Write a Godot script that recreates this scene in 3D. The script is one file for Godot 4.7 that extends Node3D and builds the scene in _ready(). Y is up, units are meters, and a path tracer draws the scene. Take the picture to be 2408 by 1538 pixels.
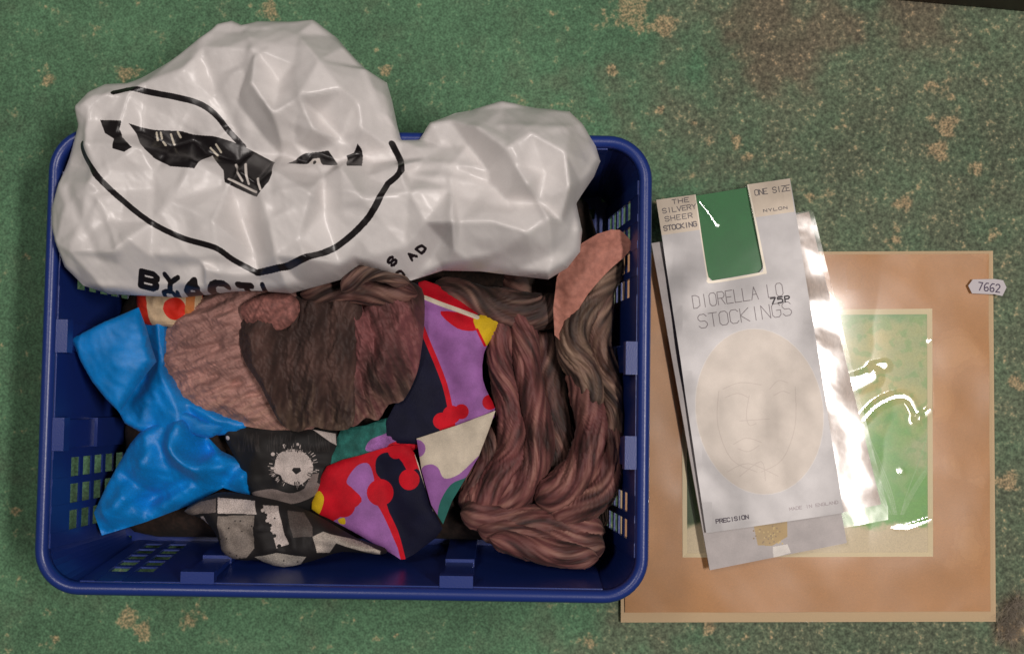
extends Node3D
# A blue plastic basket of scarves and a carrier bag on a worn green painted floor, with stocking packets on a mounted print beside it.
# Photograph coordinates used below run 0..2408 across and 0..1538 down; at() finds the point at a given height in metres.

const EYE := Vector3(0.0, 1.11, 0.062)
const TILT := 3.2
const HALF := 0.2585
const WIDE := 1.5681
const RIM := 0.16
const LAMP := Vector3(0.88, 2.45, 0.10)
var rng := RandomNumberGenerator.new()
var look: Basis
var mats := {}


# ---------------------------------------------------------------- surfaces
class Form:
	# A surface over an outline: height as a function of place.
	var outline := PackedVector2Array()
	var base := 0.0
	var rise := 0.0
	var edge := 0.03
	var slope := Vector2.ZERO
	var middle := Vector2.ZERO
	var lobes := []
	var ridges := []
	var bumps := []
	var rays := []
	var weaves := []
	var low := -1.0
	var cells := PackedFloat32Array()
	var origin := Vector2.ZERO
	var pitch := 0.0016
	var wide := 0
	var deep := 0

	# creased sheet: flat facets between points of given height, their folds softened «soft» times
	func facets(points: PackedVector2Array, heights: PackedFloat32Array, soft: int) -> void:
		var r := Rect2(outline[0], Vector2.ZERO)
		for p in outline:
			r = r.expand(p)
		r = r.grow(0.006)
		origin = r.position
		wide = int(r.size.x / pitch) + 2
		deep = int(r.size.y / pitch) + 2
		var all := points.duplicate()
		var hs := heights.duplicate()
		for i in 16:
			var a := i * TAU / 16.0
			var q := r.get_center() + Vector2(cos(a), sin(a)) * r.size.length()
			all.append(q)
			var best := 0
			for k in points.size():
				if (points[k] - q).length_squared() < (points[best] - q).length_squared():
					best = k
			hs.append(heights[best])
		cells.resize(wide * deep)
		var tri := Geometry2D.triangulate_delaunay(all)
		for t in range(0, tri.size(), 3):
			var a := (all[tri[t]] - origin) / pitch
			var b := (all[tri[t + 1]] - origin) / pitch
			var c := (all[tri[t + 2]] - origin) / pitch
			var area := (b - a).cross(c - a)
			if absf(area) < 1e-9:
				continue
			for y in range(maxi(0, int(floor(minf(a.y, minf(b.y, c.y))))), mini(deep, int(ceil(maxf(a.y, maxf(b.y, c.y)))) + 1)):
				for x in range(maxi(0, int(floor(minf(a.x, minf(b.x, c.x))))), mini(wide, int(ceil(maxf(a.x, maxf(b.x, c.x)))) + 1)):
					var p := Vector2(x, y)
					var u := (c - b).cross(p - b) / area
					var v := (a - c).cross(p - c) / area
					var w := 1.0 - u - v
					if u >= -1e-4 and v >= -1e-4 and w >= -1e-4:
						cells[y * wide + x] = u * hs[tri[t]] + v * hs[tri[t + 1]] + w * hs[tri[t + 2]]
		soften(soft)

	func soften(times: int) -> void:
		for s in times:
			var next := cells.duplicate()
			for y in range(1, deep - 1):
				for x in range(1, wide - 1):
					var i := y * wide + x
					next[i] = (cells[i] * 4.0 + (cells[i - 1] + cells[i + 1] + cells[i - wide] + cells[i + wide]) * 2.0 + cells[i - wide - 1] + cells[i - wide + 1] + cells[i + wide - 1] + cells[i + wide + 1]) / 16.0
			cells = next

	func creased(p: Vector2) -> float:
		if wide == 0:
			return 0.0
		var q := (p - origin) / pitch
		var x := clampi(int(q.x), 0, wide - 2)
		var y := clampi(int(q.y), 0, deep - 2)
		var fx := clampf(q.x - x, 0.0, 1.0)
		var fy := clampf(q.y - y, 0.0, 1.0)
		var i := y * wide + x
		return lerpf(lerpf(cells[i], cells[i + 1], fx), lerpf(cells[i + wide], cells[i + wide + 1], fx), fy)

	func inset(p: Vector2) -> float:
		var best := 1e9
		var n := outline.size()
		for i in n:
			var a := outline[i]
			var ab := outline[(i + 1) % n] - a
			var t := clampf((p - a).dot(ab) / maxf(ab.length_squared(), 1e-12), 0.0, 1.0)
			best = minf(best, (a + ab * t - p).length_squared())
		return sqrt(best)

	func h(p: Vector2) -> float:
		var y := base + slope.dot(p - middle)
		var fade := 1.0
		if rise != 0.0:
			var t := clampf(inset(p) / edge, 0.0, 1.0)
			fade = sqrt(1.0 - (1.0 - t) * (1.0 - t))
			y += rise * fade
		if wide:
			y += creased(p) * (fade if rise != 0.0 else 1.0)
		for l in lobes:
			var q: float = (p - l[0]).length_squared() / (l[1] * l[1])
			if q < 6.0:
				y += l[2] * exp(-q) * fade
		for r in ridges:
			var box: Rect2 = r[4]
			if not box.has_point(p):
				continue
			var pts: PackedVector2Array = r[0]
			var best := 1e9
			var side := 0.0
			for i in pts.size() - 1:
				var a := pts[i]
				var ab := pts[i + 1] - a
				var t := clampf((p - a).dot(ab) / maxf(ab.length_squared(), 1e-12), 0.0, 1.0)
				var d := (a + ab * t - p).length_squared()
				if d < best:
					best = d
					side = ab.cross(p - a)
			var u: float = sqrt(best) / r[2]
			match r[3]:
				0: y += r[1] * exp(-u * u) * fade
				1: y += r[1] * (maxf(0.0, 1.0 - u) * 0.75 + 0.25 * exp(-u * u)) * fade
				3: y += (r[5].dot(p - r[6]) + r[7]) * (1.0 - smoothstep(0.9, 2.6, u))
				2: y += r[1] * (exp(-u * u) if side > 0.0 else exp(-u * u * 9.0)) * fade
		for r in rays:
			var away: Vector2 = p - r[0]
			var sway := 0.012 * sin(away.length() * 70.0) + 0.006 * sin(p.x * 130.0 + p.y * 90.0)
			y += r[3] * r[2].get_noise_2d((atan2(away.x, away.y + 0.015) * r[1] + sway) * 1000.0, away.length() * r[4]) * fade
		for e in weaves:
			y += e[2] * e[1].get_noise_2d(p.dot(e[0]) * 1000.0, p.dot(e[0].orthogonal()) * 1000.0 * e[3]) * fade
		for b in bumps:
			y += b[1] * b[0].get_noise_2d(p.x * 1000.0, p.y * 1000.0) * (fade if rise != 0.0 else 1.0)
		return maxf(y, low)


func at(px: float, py: float, height: float) -> Vector3:
	var d := look * Vector3((px - 1204.0) / 1204.0 * HALF * WIDE, -(py - 769.0) / 769.0 * HALF, -1.0)
	return EYE + d * ((height - EYE.y) / d.y)


func flat(px: float, py: float, height: float) -> Vector2:
	var p := at(px, py, height)
	return Vector2(p.x, p.z)


func on(f: Form, px: float, py: float) -> Vector2:
	var y := f.base
	for i in 5:
		y = lerpf(y, f.h(flat(px, py, y)), 0.8)
	return flat(px, py, y)


func pts(list: Array, height: float) -> PackedVector2Array:
	var out := PackedVector2Array()
	for i in range(0, list.size(), 2):
		out.append(flat(list[i], list[i + 1], height))
	return out


func rounded(p: PackedVector2Array, steps := 4, closed := true, pull := 0.5) -> PackedVector2Array:
	var out := PackedVector2Array()
	var n := p.size()
	for i in n if closed else n - 1:
		var a := p[(i - 1 + n) % n] if closed or i > 0 else p[i]
		var b := p[i]
		var c := p[(i + 1) % n]
		var d := p[(i + 2) % n] if closed or i + 2 < n else c
		for k in steps:
			var t := float(k) / steps
			out.append(b.cubic_interpolate(c, b + (a - b) * pull * 2.0, c + (d - c) * pull * 2.0, t) if pull != 0.5 else b.cubic_interpolate(c, a, d, t))
	if not closed:
		out.append(p[n - 1])
	return out


func form(outline: PackedVector2Array, base: float, rise := 0.0, edge := 0.03) -> Form:
	var f := Form.new()
	f.outline = outline
	f.base = base
	f.rise = rise
	f.edge = edge
	for p in outline:
		f.middle += p / outline.size()
	return f


func ridge(f: Form, list: Array, amount: float, width: float, kind := 0, height := -1.0) -> void:
	var p := pts(list, height if height > 0.0 else f.base + f.rise)
	p = rounded(p, 4, false)
	var box := Rect2(p[0], Vector2.ZERO)
	for q in p:
		box = box.expand(q)
	f.ridges.append([p, amount, width, kind, box.grow(width * 2.8)])


# a ruck in clear film: a narrow strip of it lies tilted, so that it catches the lamp
func ruck(f: Form, list: Array, width: float) -> void:
	ridge(f, list, 1.0, width, 3)
	var r: Array = f.ridges[-1]
	var p: PackedVector2Array = r[0]
	var m := Vector3(p[p.size() / 2].x, f.base, p[p.size() / 2].y)
	var half_way := ((EYE - m).normalized() + (LAMP - m).normalized()).normalized()
	var g := Vector2(-half_way.x, -half_way.z) / half_way.y
	var lift := 1e9
	for q in p:
		lift = minf(lift, g.dot(q - p[0]))
	r.append_array([g, p[0], 0.0003 - lift])


func lobe(f: Form, px: float, py: float, radius: float, amount: float) -> void:
	f.lobes.append([flat(px, py, f.base + f.rise), radius, amount])


# px, py, height in millimetres above the form's base
func crease(f: Form, list: Array, soft: int, height: float) -> void:
	var p := PackedVector2Array()
	var h := PackedFloat32Array()
	for i in range(0, list.size(), 3):
		p.append(flat(list[i], list[i + 1], height + list[i + 2] * 0.001))
		h.append(list[i + 2] * 0.001)
	f.facets(p, h, soft)


# breaks the facets up further: a second, finer net of folds laid over the first
func crumple(f: Form, step: float, amount: float, soft: int) -> void:
	var r := frame_of(f)
	var p := PackedVector2Array()
	var h := PackedFloat32Array()
	for j in int(r.size.y / step) + 1:
		for i in int(r.size.x / step) + 1:
			var q := r.position + Vector2(i + rng.randf(), j + rng.randf()) * step
			p.append(q)
			h.append(rng.randf_range(-amount, amount))
	var first := f.cells.duplicate()
	f.facets(p, h, 0)
	for i in first.size():
		first[i] += f.cells[i]
	f.cells = first
	f.soften(soft)


func noise(seed_: int, mm: float, ridged := false, octaves := 3) -> FastNoiseLite:
	var n := FastNoiseLite.new()
	n.seed = seed_
	n.noise_type = FastNoiseLite.TYPE_SIMPLEX_SMOOTH
	n.frequency = 1.0 / mm
	n.fractal_type = FastNoiseLite.FRACTAL_RIDGED if ridged else FastNoiseLite.FRACTAL_FBM
	n.fractal_octaves = octaves
	return n


func frame_of(f: Form) -> Rect2:
	var r := Rect2(f.outline[0], Vector2.ZERO)
	for p in f.outline:
		r = r.expand(p)
	return r.grow(0.002)


# Turns a Form into a closed mesh: the upper skin, sides and an underside (flat at «under» when shut, else «under» below the skin).
func skin(f: Form, cell: float, under: float, shut := false) -> ArrayMesh:
	var r := frame_of(f)
	var nx := int(ceil(r.size.x / cell))
	var nz := int(ceil(r.size.y / cell))
	var inside := PackedByteArray()
	inside.resize((nx + 1) * (nz + 1))
	for j in nz + 1:
		for i in nx + 1:
			inside[j * (nx + 1) + i] = 1 if Geometry2D.is_point_in_polygon(r.position + Vector2(i, j) * cell, f.outline) else 0
	var where := {}
	var v := PackedVector3Array()
	var uv := PackedVector2Array()
	var tri := PackedInt32Array()
	for j in nz:
		for i in nx:
			var o := r.position + Vector2(i, j) * cell
			var count := inside[j * (nx + 1) + i] + inside[j * (nx + 1) + i + 1] + inside[(j + 1) * (nx + 1) + i] + inside[(j + 1) * (nx + 1) + i + 1]
			var square := PackedVector2Array([o, o + Vector2(cell, 0), o + Vector2(cell, cell), o + Vector2(0, cell)])
			if count == 0 and f.inset(o + Vector2(cell, cell) / 2.0) > cell * 0.71:
				continue
			var pieces: Array[PackedVector2Array] = [square]
			if count < 4:
				pieces = Geometry2D.intersect_polygons(square, f.outline)
			for piece in pieces:
				if piece.size() < 3:
					continue
				var order := PackedInt32Array([0, 1, 2, 0, 2, 3]) if count == 4 else Geometry2D.triangulate_polygon(piece)
				var ids := PackedInt32Array()
				for p in piece:
					var key := Vector2i(roundi(p.x * 1e5), roundi(p.y * 1e5))
					if not where.has(key):
						where[key] = v.size()
						v.append(Vector3(p.x, f.h(p), p.y))
						uv.append((p - r.position) / r.size)
					ids.append(where[key])
				for k in range(0, order.size(), 3):
					var a := ids[order[k]]
					var b := ids[order[k + 1]]
					var c := ids[order[k + 2]]
					if a == b or b == c or a == c:
						continue
					var turn := (v[b].x - v[a].x) * (v[c].z - v[a].z) - (v[b].z - v[a].z) * (v[c].x - v[a].x)
					tri.append_array([a, b, c] if turn > 0.0 else [a, c, b])
	var n := v.size()
	var nor := PackedVector3Array()
	nor.resize(n)
	var edges := {}
	for k in range(0, tri.size(), 3):
		var a := tri[k]
		var b := tri[k + 1]
		var c := tri[k + 2]
		var w := (v[c] - v[a]).cross(v[b] - v[a])
		nor[a] += w
		nor[b] += w
		nor[c] += w
		for e in [[a, b], [b, c], [c, a]]:
			edges[e[0] * 1000000 + e[1]] = true
	for i in n:
		nor[i] = nor[i].normalized()
	for i in n:
		v.append(Vector3(v[i].x, minf(under, v[i].y - 0.0003), v[i].z) if shut else v[i] - Vector3(0, under, 0))
		nor.append(-nor[i])
		uv.append(uv[i])
	var top := tri.size()
	for k in range(0, top, 3):
		tri.append_array([tri[k] + n, tri[k + 2] + n, tri[k + 1] + n])
	for key in edges:
		var a: int = key / 1000000
		var b: int = key % 1000000
		if edges.has(b * 1000000 + a):
			continue
		var away := Vector3(v[b].z - v[a].z, 0, v[a].x - v[b].x).normalized()
		var s := v.size()
		for q in [a, b, b + n, a + n]:
			v.append(v[q])
			uv.append(uv[q])
			nor.append(away)
		tri.append_array([s, s + 3, s + 1, s + 1, s + 3, s + 2])
	return packed(v, nor, uv, tri)


func packed(v: PackedVector3Array, nor: PackedVector3Array, uv: PackedVector2Array, tri: PackedInt32Array) -> ArrayMesh:
	var arrays := []
	arrays.resize(Mesh.ARRAY_MAX)
	arrays[Mesh.ARRAY_VERTEX] = v
	arrays[Mesh.ARRAY_NORMAL] = nor
	arrays[Mesh.ARRAY_TEX_UV] = uv
	arrays[Mesh.ARRAY_INDEX] = tri
	var m := ArrayMesh.new()
	m.add_surface_from_arrays(Mesh.PRIMITIVE_TRIANGLES, arrays)
	return m


# ---------------------------------------------------------------- paint
class Paint:
	var img: Image
	var rect: Rect2
	var scale: Vector2

	func _init(r: Rect2, w: int, color: Color) -> void:
		rect = r
		img = Image.create(w, maxi(8, int(w * r.size.y / r.size.x)), false, Image.FORMAT_RGB8)
		img.fill(color)
		scale = Vector2(img.get_width(), img.get_height()) / r.size

	func poly(p: PackedVector2Array, color: Color) -> void:
		var q := PackedVector2Array()
		var lo := 1e9
		var hi := -1e9
		for a in p:
			var b := (a - rect.position) * scale
			q.append(b)
			lo = minf(lo, b.y)
			hi = maxf(hi, b.y)
		for y in range(maxi(0, int(floor(lo))), mini(img.get_height(), int(ceil(hi)) + 1)):
			var cuts := []
			for i in q.size():
				var a := q[i]
				var b := q[(i + 1) % q.size()]
				if (a.y > y + 0.5) != (b.y > y + 0.5):
					cuts.append(a.x + (y + 0.5 - a.y) / (b.y - a.y) * (b.x - a.x))
			cuts.sort()
			for i in range(0, cuts.size() - 1, 2):
				var x0 := maxi(0, roundi(cuts[i]))
				var x1 := mini(img.get_width(), roundi(cuts[i + 1]))
				if x1 > x0:
					img.fill_rect(Rect2i(x0, y, x1 - x0, 1), color)

	func disc(c: Vector2, rx: float, ry: float, color: Color, turn := 0.0) -> void:
		var p := PackedVector2Array()
		for i in 28:
			p.append(c + Vector2(cos(i * TAU / 28) * rx, sin(i * TAU / 28) * ry).rotated(turn))
		poly(p, color)

	func line(p: PackedVector2Array, width: float, color: Color) -> void:
		for i in p.size() - 1:
			var s := (p[i + 1] - p[i]).orthogonal().normalized() * width / 2.0
			poly(PackedVector2Array([p[i] + s, p[i + 1] + s, p[i + 1] - s, p[i] - s]), color)
			disc(p[i + 1], width / 2.0, width / 2.0, color)
		disc(p[0], width / 2.0, width / 2.0, color)

	# cloth and card are never one even tone: fine grain and slow mottling of the dye
	func grain(fine: float, slow: float, seed_: int, mm := 25.0) -> void:
		var n := FastNoiseLite.new()
		n.seed = seed_
		n.frequency = 1.0 / (mm * 0.001 * scale.x)
		var r := RandomNumberGenerator.new()
		r.seed = seed_
		var d := img.get_data()
		var w := img.get_width()
		for y in img.get_height():
			for x in w:
				var k := 1.0 + fine * (r.randf() - 0.5) + slow * n.get_noise_2d(x, y)
				var i := (y * w + x) * 3
				d[i] = clampi(int(d[i] * k), 0, 255)
				d[i + 1] = clampi(int(d[i + 1] * k), 0, 255)
				d[i + 2] = clampi(int(d[i + 2] * k), 0, 255)
		img = Image.create_from_data(w, img.get_height(), false, Image.FORMAT_RGB8, d)

	func texture() -> ImageTexture:
		return ImageTexture.create_from_image(img)


const STROKES := {
	"A": "06 20 46|13.5 33.5", "B": "00 06 36 45 44 33 03|00 30 41 42 33", "C": "41 30 10 01 05 16 36 45", "D": "00 06 26 45 41 20 00", "E": "40 00 06 46|03 33",
	"G": "41 30 10 01 05 16 36 45 43 23", "H": "00 06|40 46|03 43", "I": "20 26", "K": "00 06|40 03 46", "L": "00 06 46", "M": "06 00 24 40 46", "N": "06 00 46 40",
	"O": "10 01 05 16 36 45 41 30 10", "P": "06 00 30 41 42 33 03", "R": "06 00 30 41 42 33 03|23 46", "S": "41 30 10 01 02 13 33 44 45 36 16 05", "T": "00 40|20 26",
	"U": "00 05 16 36 45 40", "V": "00 26 40", "X": "00 46|40 06", "Y": "00 23 40|23 26", "Z": "00 40 06 46", "2": "01 10 30 41 42 06 46", "5": "40 00 02 32 43 45 36 06",
	"6": "40 20 02 05 16 36 45 44 33 04", "7": "00 40 16", "8": "13 02 01 10 30 41 42 33 13 04 05 16 36 45 44 33",
}


func write(paint: Paint, f: Form, text: String, px: float, py: float, across: Vector2, down: Vector2, gap: float, thick: float, color: Color) -> void:
	var pen := Vector2(px, py)
	for c in text:
		if STROKES.has(c):
			for path in STROKES[c].split("|"):
				var p := PackedVector2Array()
				for q in path.split(" "):
					var s := pen + across * (float(q[0]) / 4.0) + down * (float(q.substr(1)) / 6.0)
					if q.length() > 2:
						s = pen + across * (float(q[0]) / 4.0) + down * (float(q.substr(1)) / 6.0)
					p.append(on(f, s.x, s.y))
				paint.line(p, thick, color)
		pen += across * (1.0 + gap)


func draw(paint: Paint, f: Form, list: Array, color: Color, thick := 0.0) -> void:
	var p := PackedVector2Array()
	for i in range(0, list.size(), 2):
		p.append(on(f, list[i], list[i + 1]))
	if thick > 0.0:
		paint.line(rounded(p, 4, false), thick, color)
	else:
		paint.poly(p, color)


func blob(paint: Paint, f: Form, list: Array, color: Color) -> void:
	var p := PackedVector2Array()
	for i in range(0, list.size(), 2):
		p.append(on(f, list[i], list[i + 1]))
	paint.poly(rounded(p, 4), color)


func dot(paint: Paint, f: Form, px: float, py: float, r: float, color: Color, squash := 1.0) -> void:
	paint.disc(on(f, px, py), r, r * squash, color)


# ---------------------------------------------------------------- things
func mat(name_: String, color: Color, rough: float, metal := 0.0) -> StandardMaterial3D:
	var m := StandardMaterial3D.new()
	m.resource_name = name_
	m.albedo_color = color
	m.roughness = rough
	m.metallic = metal
	return m


func printed(name_: String, paint: Paint, rough: float) -> StandardMaterial3D:
	var m := mat(name_, Color.WHITE, rough)
	m.albedo_texture = paint.texture()
	m.texture_repeat = false
	return m


func thing(called: String, label: String, category: String, group := "") -> Node3D:
	var o := Node3D.new()
	o.name = called
	add_child(o, true)
	o.set_meta("label", label)
	o.set_meta("category", category)
	if group:
		o.set_meta("group", group)
	return o


func part(called: String, mesh: Mesh, m: Material, parent: Node, label := "") -> MeshInstance3D:
	var o := MeshInstance3D.new()
	o.name = called
	o.mesh = mesh
	o.material_override = m
	parent.add_child(o, true)
	if label:
		o.set_meta("label", label)
	return o


class Solid:
	# collects boxes and swept profiles into one mesh
	var st := SurfaceTool.new()

	func _init() -> void:
		st.begin(Mesh.PRIMITIVE_TRIANGLES)
		st.set_smooth_group(-1)

	func quad(a: Vector3, b: Vector3, c: Vector3, d: Vector3) -> void:
		for p in [a, b, c, a, c, d]:
			st.add_vertex(p)

	func hexa(c: Array) -> void:
		# corners: four below, four above, both clockwise seen from above
		quad(c[4], c[5], c[6], c[7])
		quad(c[3], c[2], c[1], c[0])
		for i in 4:
			var k := (i + 1) % 4
			quad(c[i], c[k], c[k + 4], c[i + 4])

	func box(lo: Vector3, hi: Vector3) -> void:
		var c := []
		for y in [lo.y, hi.y]:
			c.append_array([Vector3(lo.x, y, lo.z), Vector3(hi.x, y, lo.z), Vector3(hi.x, y, hi.z), Vector3(lo.x, y, hi.z)])
		hexa(c)

	func done() -> ArrayMesh:
		st.generate_normals()
		return st.commit()


# ---------------------------------------------------------------- scene
func _ready() -> void:
	rng.seed = 7
	look = Basis(Vector3.RIGHT, deg_to_rad(-90.0 + TILT))
	var cam := Camera3D.new()
	cam.name = "camera"
	cam.position = EYE
	cam.basis = look
	cam.fov = rad_to_deg(2.0 * atan(HALF))
	cam.near = 0.05
	cam.far = 60.0
	add_child(cam)
	cam.current = true
	var env := Environment.new()
	env.background_mode = Environment.BG_COLOR
	env.background_color = Color(0.19, 0.182, 0.174)
	env.tonemap_mode = Environment.TONE_MAPPER_LINEAR
	env.tonemap_exposure = 1.5
	env.sdfgi_enabled = true
	env.ssao_enabled = true
	env.ssil_enabled = true
	var we := WorldEnvironment.new()
	we.name = "room_air"
	we.environment = env
	add_child(we)
	lamp("ceiling_lamp", LAMP, Vector2(0.14, 0.6), 2.4, Color(1.0, 0.962, 0.94))
	lamp("ceiling_lamp", Vector3(-0.75, 2.45, -0.45), Vector2(0.3, 0.6), 1.0, Color(1.0, 0.962, 0.94))
	carpet()
	basket()
	dark_cloth()
	black_white_scarf()
	blue_scarf()
	spotted_scarf()
	flower_scarf()
	crinkled_scarf()
	gathered_scarf()
	carrier_bag()
	mounted_print()
	packets()
	plinth()
	fluff()


func lamp(called: String, where: Vector3, size: Vector2, energy: float, color: Color) -> void:
	var l := AreaLight3D.new()
	l.name = called
	l.position = where
	l.rotation_degrees.x = -90
	l.area_size = size
	l.area_range = 8.0
	l.area_attenuation = 2.0
	l.light_energy = energy
	l.light_color = color
	l.shadow_enabled = true
	add_child(l, true)


# ---------------------------------------------------------------- carpet
var worn: Array = []
var slow: FastNoiseLite


func carpet() -> void:
	slow = noise(3, 160.0)
	for w in [[1490, 20, 70], [1550, 55, 45], [1440, 165, 22], [1555, 255, 16], [1632, 288, 20], [1735, 330, 22], [1760, 365, 20], [120, 185, 24], [640, 30, 34], [300, 165, 30], [905, 165, 18],
			[300, 1445, 36], [335, 1480, 30], [450, 1455, 34], [930, 1492, 15], [1380, 1505, 26], [1660, 1470, 30], [1755, 1492, 18], [2215, 210, 40], [2225, 290, 40], [2205, 350, 36], [2130, 480, 34], [2290, 400, 24],
			[2100, 560, 28], [2340, 540, 30], [2380, 1490, 40], [2390, 900, 30], [2375, 1130, 34], [130, 1500, 14], [40, 1200, 20], [60, 600, 16], [1900, 460, 26]]:
		worn.append([flat(w[0], w[1], 0.0), w[2] * 0.00037, 0])
	for w in [[1830, 110, 130], [1780, 40, 110], [1950, 60, 100], [2150, 25, 120], [2390, 1480, 80]]:
		worn.append([flat(w[0], w[1], 0.0), w[2] * 0.00037, 1])
	# painted concrete: green paint, rubbed to olive and brown where it is walked on, chipped to the tan screed
	var lo := Vector2(-0.60, -0.42)
	var size := Vector2(1.20, 0.84)
	var w := 1600
	var h := int(w * size.y / size.x)
	var n_slow := grey(noise(3, 160.0), w, h, size)
	var n_mid := grey(noise(11, 45.0, false, 4), w, h, size)
	var n_flake := grey(noise(5, 22.0, false, 5), w, h, size)
	var n_speck := grey(noise(9, 6.0, false, 3), w, h, size)
	var n_fine := grey(noise(13, 2.6, false, 2), w, h, size)
	var stain := PackedFloat32Array()
	var chip := PackedFloat32Array()
	stain.resize(w * h)
	chip.resize(w * h)
	for e in worn:
		var c: Vector2 = (e[0] - lo) / size * Vector2(w, h)
		var r: float = e[1] / size.x * w
		for y in range(maxi(0, int(c.y - 1.6 * r)), mini(h, int(c.y + 1.6 * r))):
			for x in range(maxi(0, int(c.x - 1.6 * r)), mini(w, int(c.x + 1.6 * r))):
				var k: float = 1.25 - Vector2(x - c.x, y - c.y).length() / r
				var i := y * w + x
				if e[2] == 0:
					chip[i] = maxf(chip[i], k)
				else:
					stain[i] = maxf(stain[i], k)
	var green := Vector3(90, 129, 97)
	var olive := Vector3(101, 112, 90)
	var brown := Vector3(120, 96, 82)
	var screed := Vector3(184, 154, 118)
	var data := PackedByteArray()
	var relief := PackedByteArray()
	data.resize(w * h * 3)
	relief.resize(w * h)
	for y in h:
		for x in w:
			var i := y * w + x
			var a := n_slow[i] / 127.5 - 1.0
			var m := n_mid[i] / 127.5 - 1.0
			var f := n_flake[i] / 127.5 - 1.0
			var s := n_speck[i] / 127.5 - 1.0
			var g := n_fine[i] / 127.5 - 1.0
			var wear := smoothstep(0.02, 0.22, lo.x + size.x * x / w + 0.12 * a + 0.05 * m)
			var c := green.lerp(olive, clampf(wear * 0.9 + m * 0.35, 0.0, 1.0))
			c = c.lerp(brown, smoothstep(0.1, 0.8, stain[i] + 0.35 * m) * 0.5)
			c *= 1.0 + 0.10 * a + 0.10 * f + s * (0.18 + 0.16 * wear) + 0.24 * g
			var t := smoothstep(0.18, 0.62, chip[i] * 0.75 + f * 0.8 + s * 0.35 - 0.12)
			t = maxf(t, smoothstep(0.30, 0.66, f * 0.35 + 0.11 * wear + s * (0.2 + 0.40 * wear) + 0.10 * m + 0.15 * g) * 0.8)
			t = clampf(t * (0.8 + 0.5 * g), 0.0, 1.0)
			c = c.lerp(screed * (1.0 + 0.25 * s + 0.3 * g), t * 0.8)
			data[i * 3] = clampi(int(c.x), 0, 255)
			data[i * 3 + 1] = clampi(int(c.y), 0, 255)
			data[i * 3 + 2] = clampi(int(c.z), 0, 255)
			relief[i] = clampi(int(150 + 40 * s + 30 * g - 70 * t), 0, 255)
	var floor_ := MeshInstance3D.new()
	floor_.name = "floor"
	var plane := PlaneMesh.new()
	plane.size = size
	floor_.mesh = plane
	var paint := mat("worn_green_paint", Color.WHITE, 0.72)
	paint.metallic_specular = 0.4
	paint.albedo_texture = ImageTexture.create_from_image(Image.create_from_data(w, h, false, Image.FORMAT_RGB8, data))
	paint.texture_repeat = false
	paint.heightmap_enabled = true
	paint.heightmap_texture = ImageTexture.create_from_image(Image.create_from_data(w, h, false, Image.FORMAT_L8, relief))
	paint.heightmap_scale = 0.12
	floor_.material_override = paint
	add_child(floor_)
	floor_.set_meta("kind", "structure")
	floor_.set_meta("label", "worn green painted floor with tan chips and brown patches")
	var far := MeshInstance3D.new()
	far.name = "floor"
	var wide := PlaneMesh.new()
	wide.size = Vector2(6, 6)
	far.mesh = wide
	far.position.y = -0.004
	var q := Paint.new(Rect2(0, 0, 1, 1), 512, Color8(92, 124, 94))
	q.grain(0.3, 0.25, 4, 60.0)
	var plain := mat("green_paint", Color.WHITE, 0.72)
	plain.albedo_texture = q.texture()
	plain.uv1_scale = Vector3(6, 6, 6)
	far.material_override = plain
	add_child(far, true)
	far.set_meta("kind", "structure")


func grey(n: FastNoiseLite, w: int, h: int, size: Vector2) -> PackedByteArray:
	n.frequency *= size.x * 1000.0 / w
	var img := n.get_image(w, h, false, false, false)
	img.convert(Image.FORMAT_L8)
	return img.get_data()


# ---------------------------------------------------------------- basket
var half := Vector2.ZERO
const BEND := 0.034
const TAPER := 0.015
const WALL := 0.0022
const FOOT := 0.004


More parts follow.
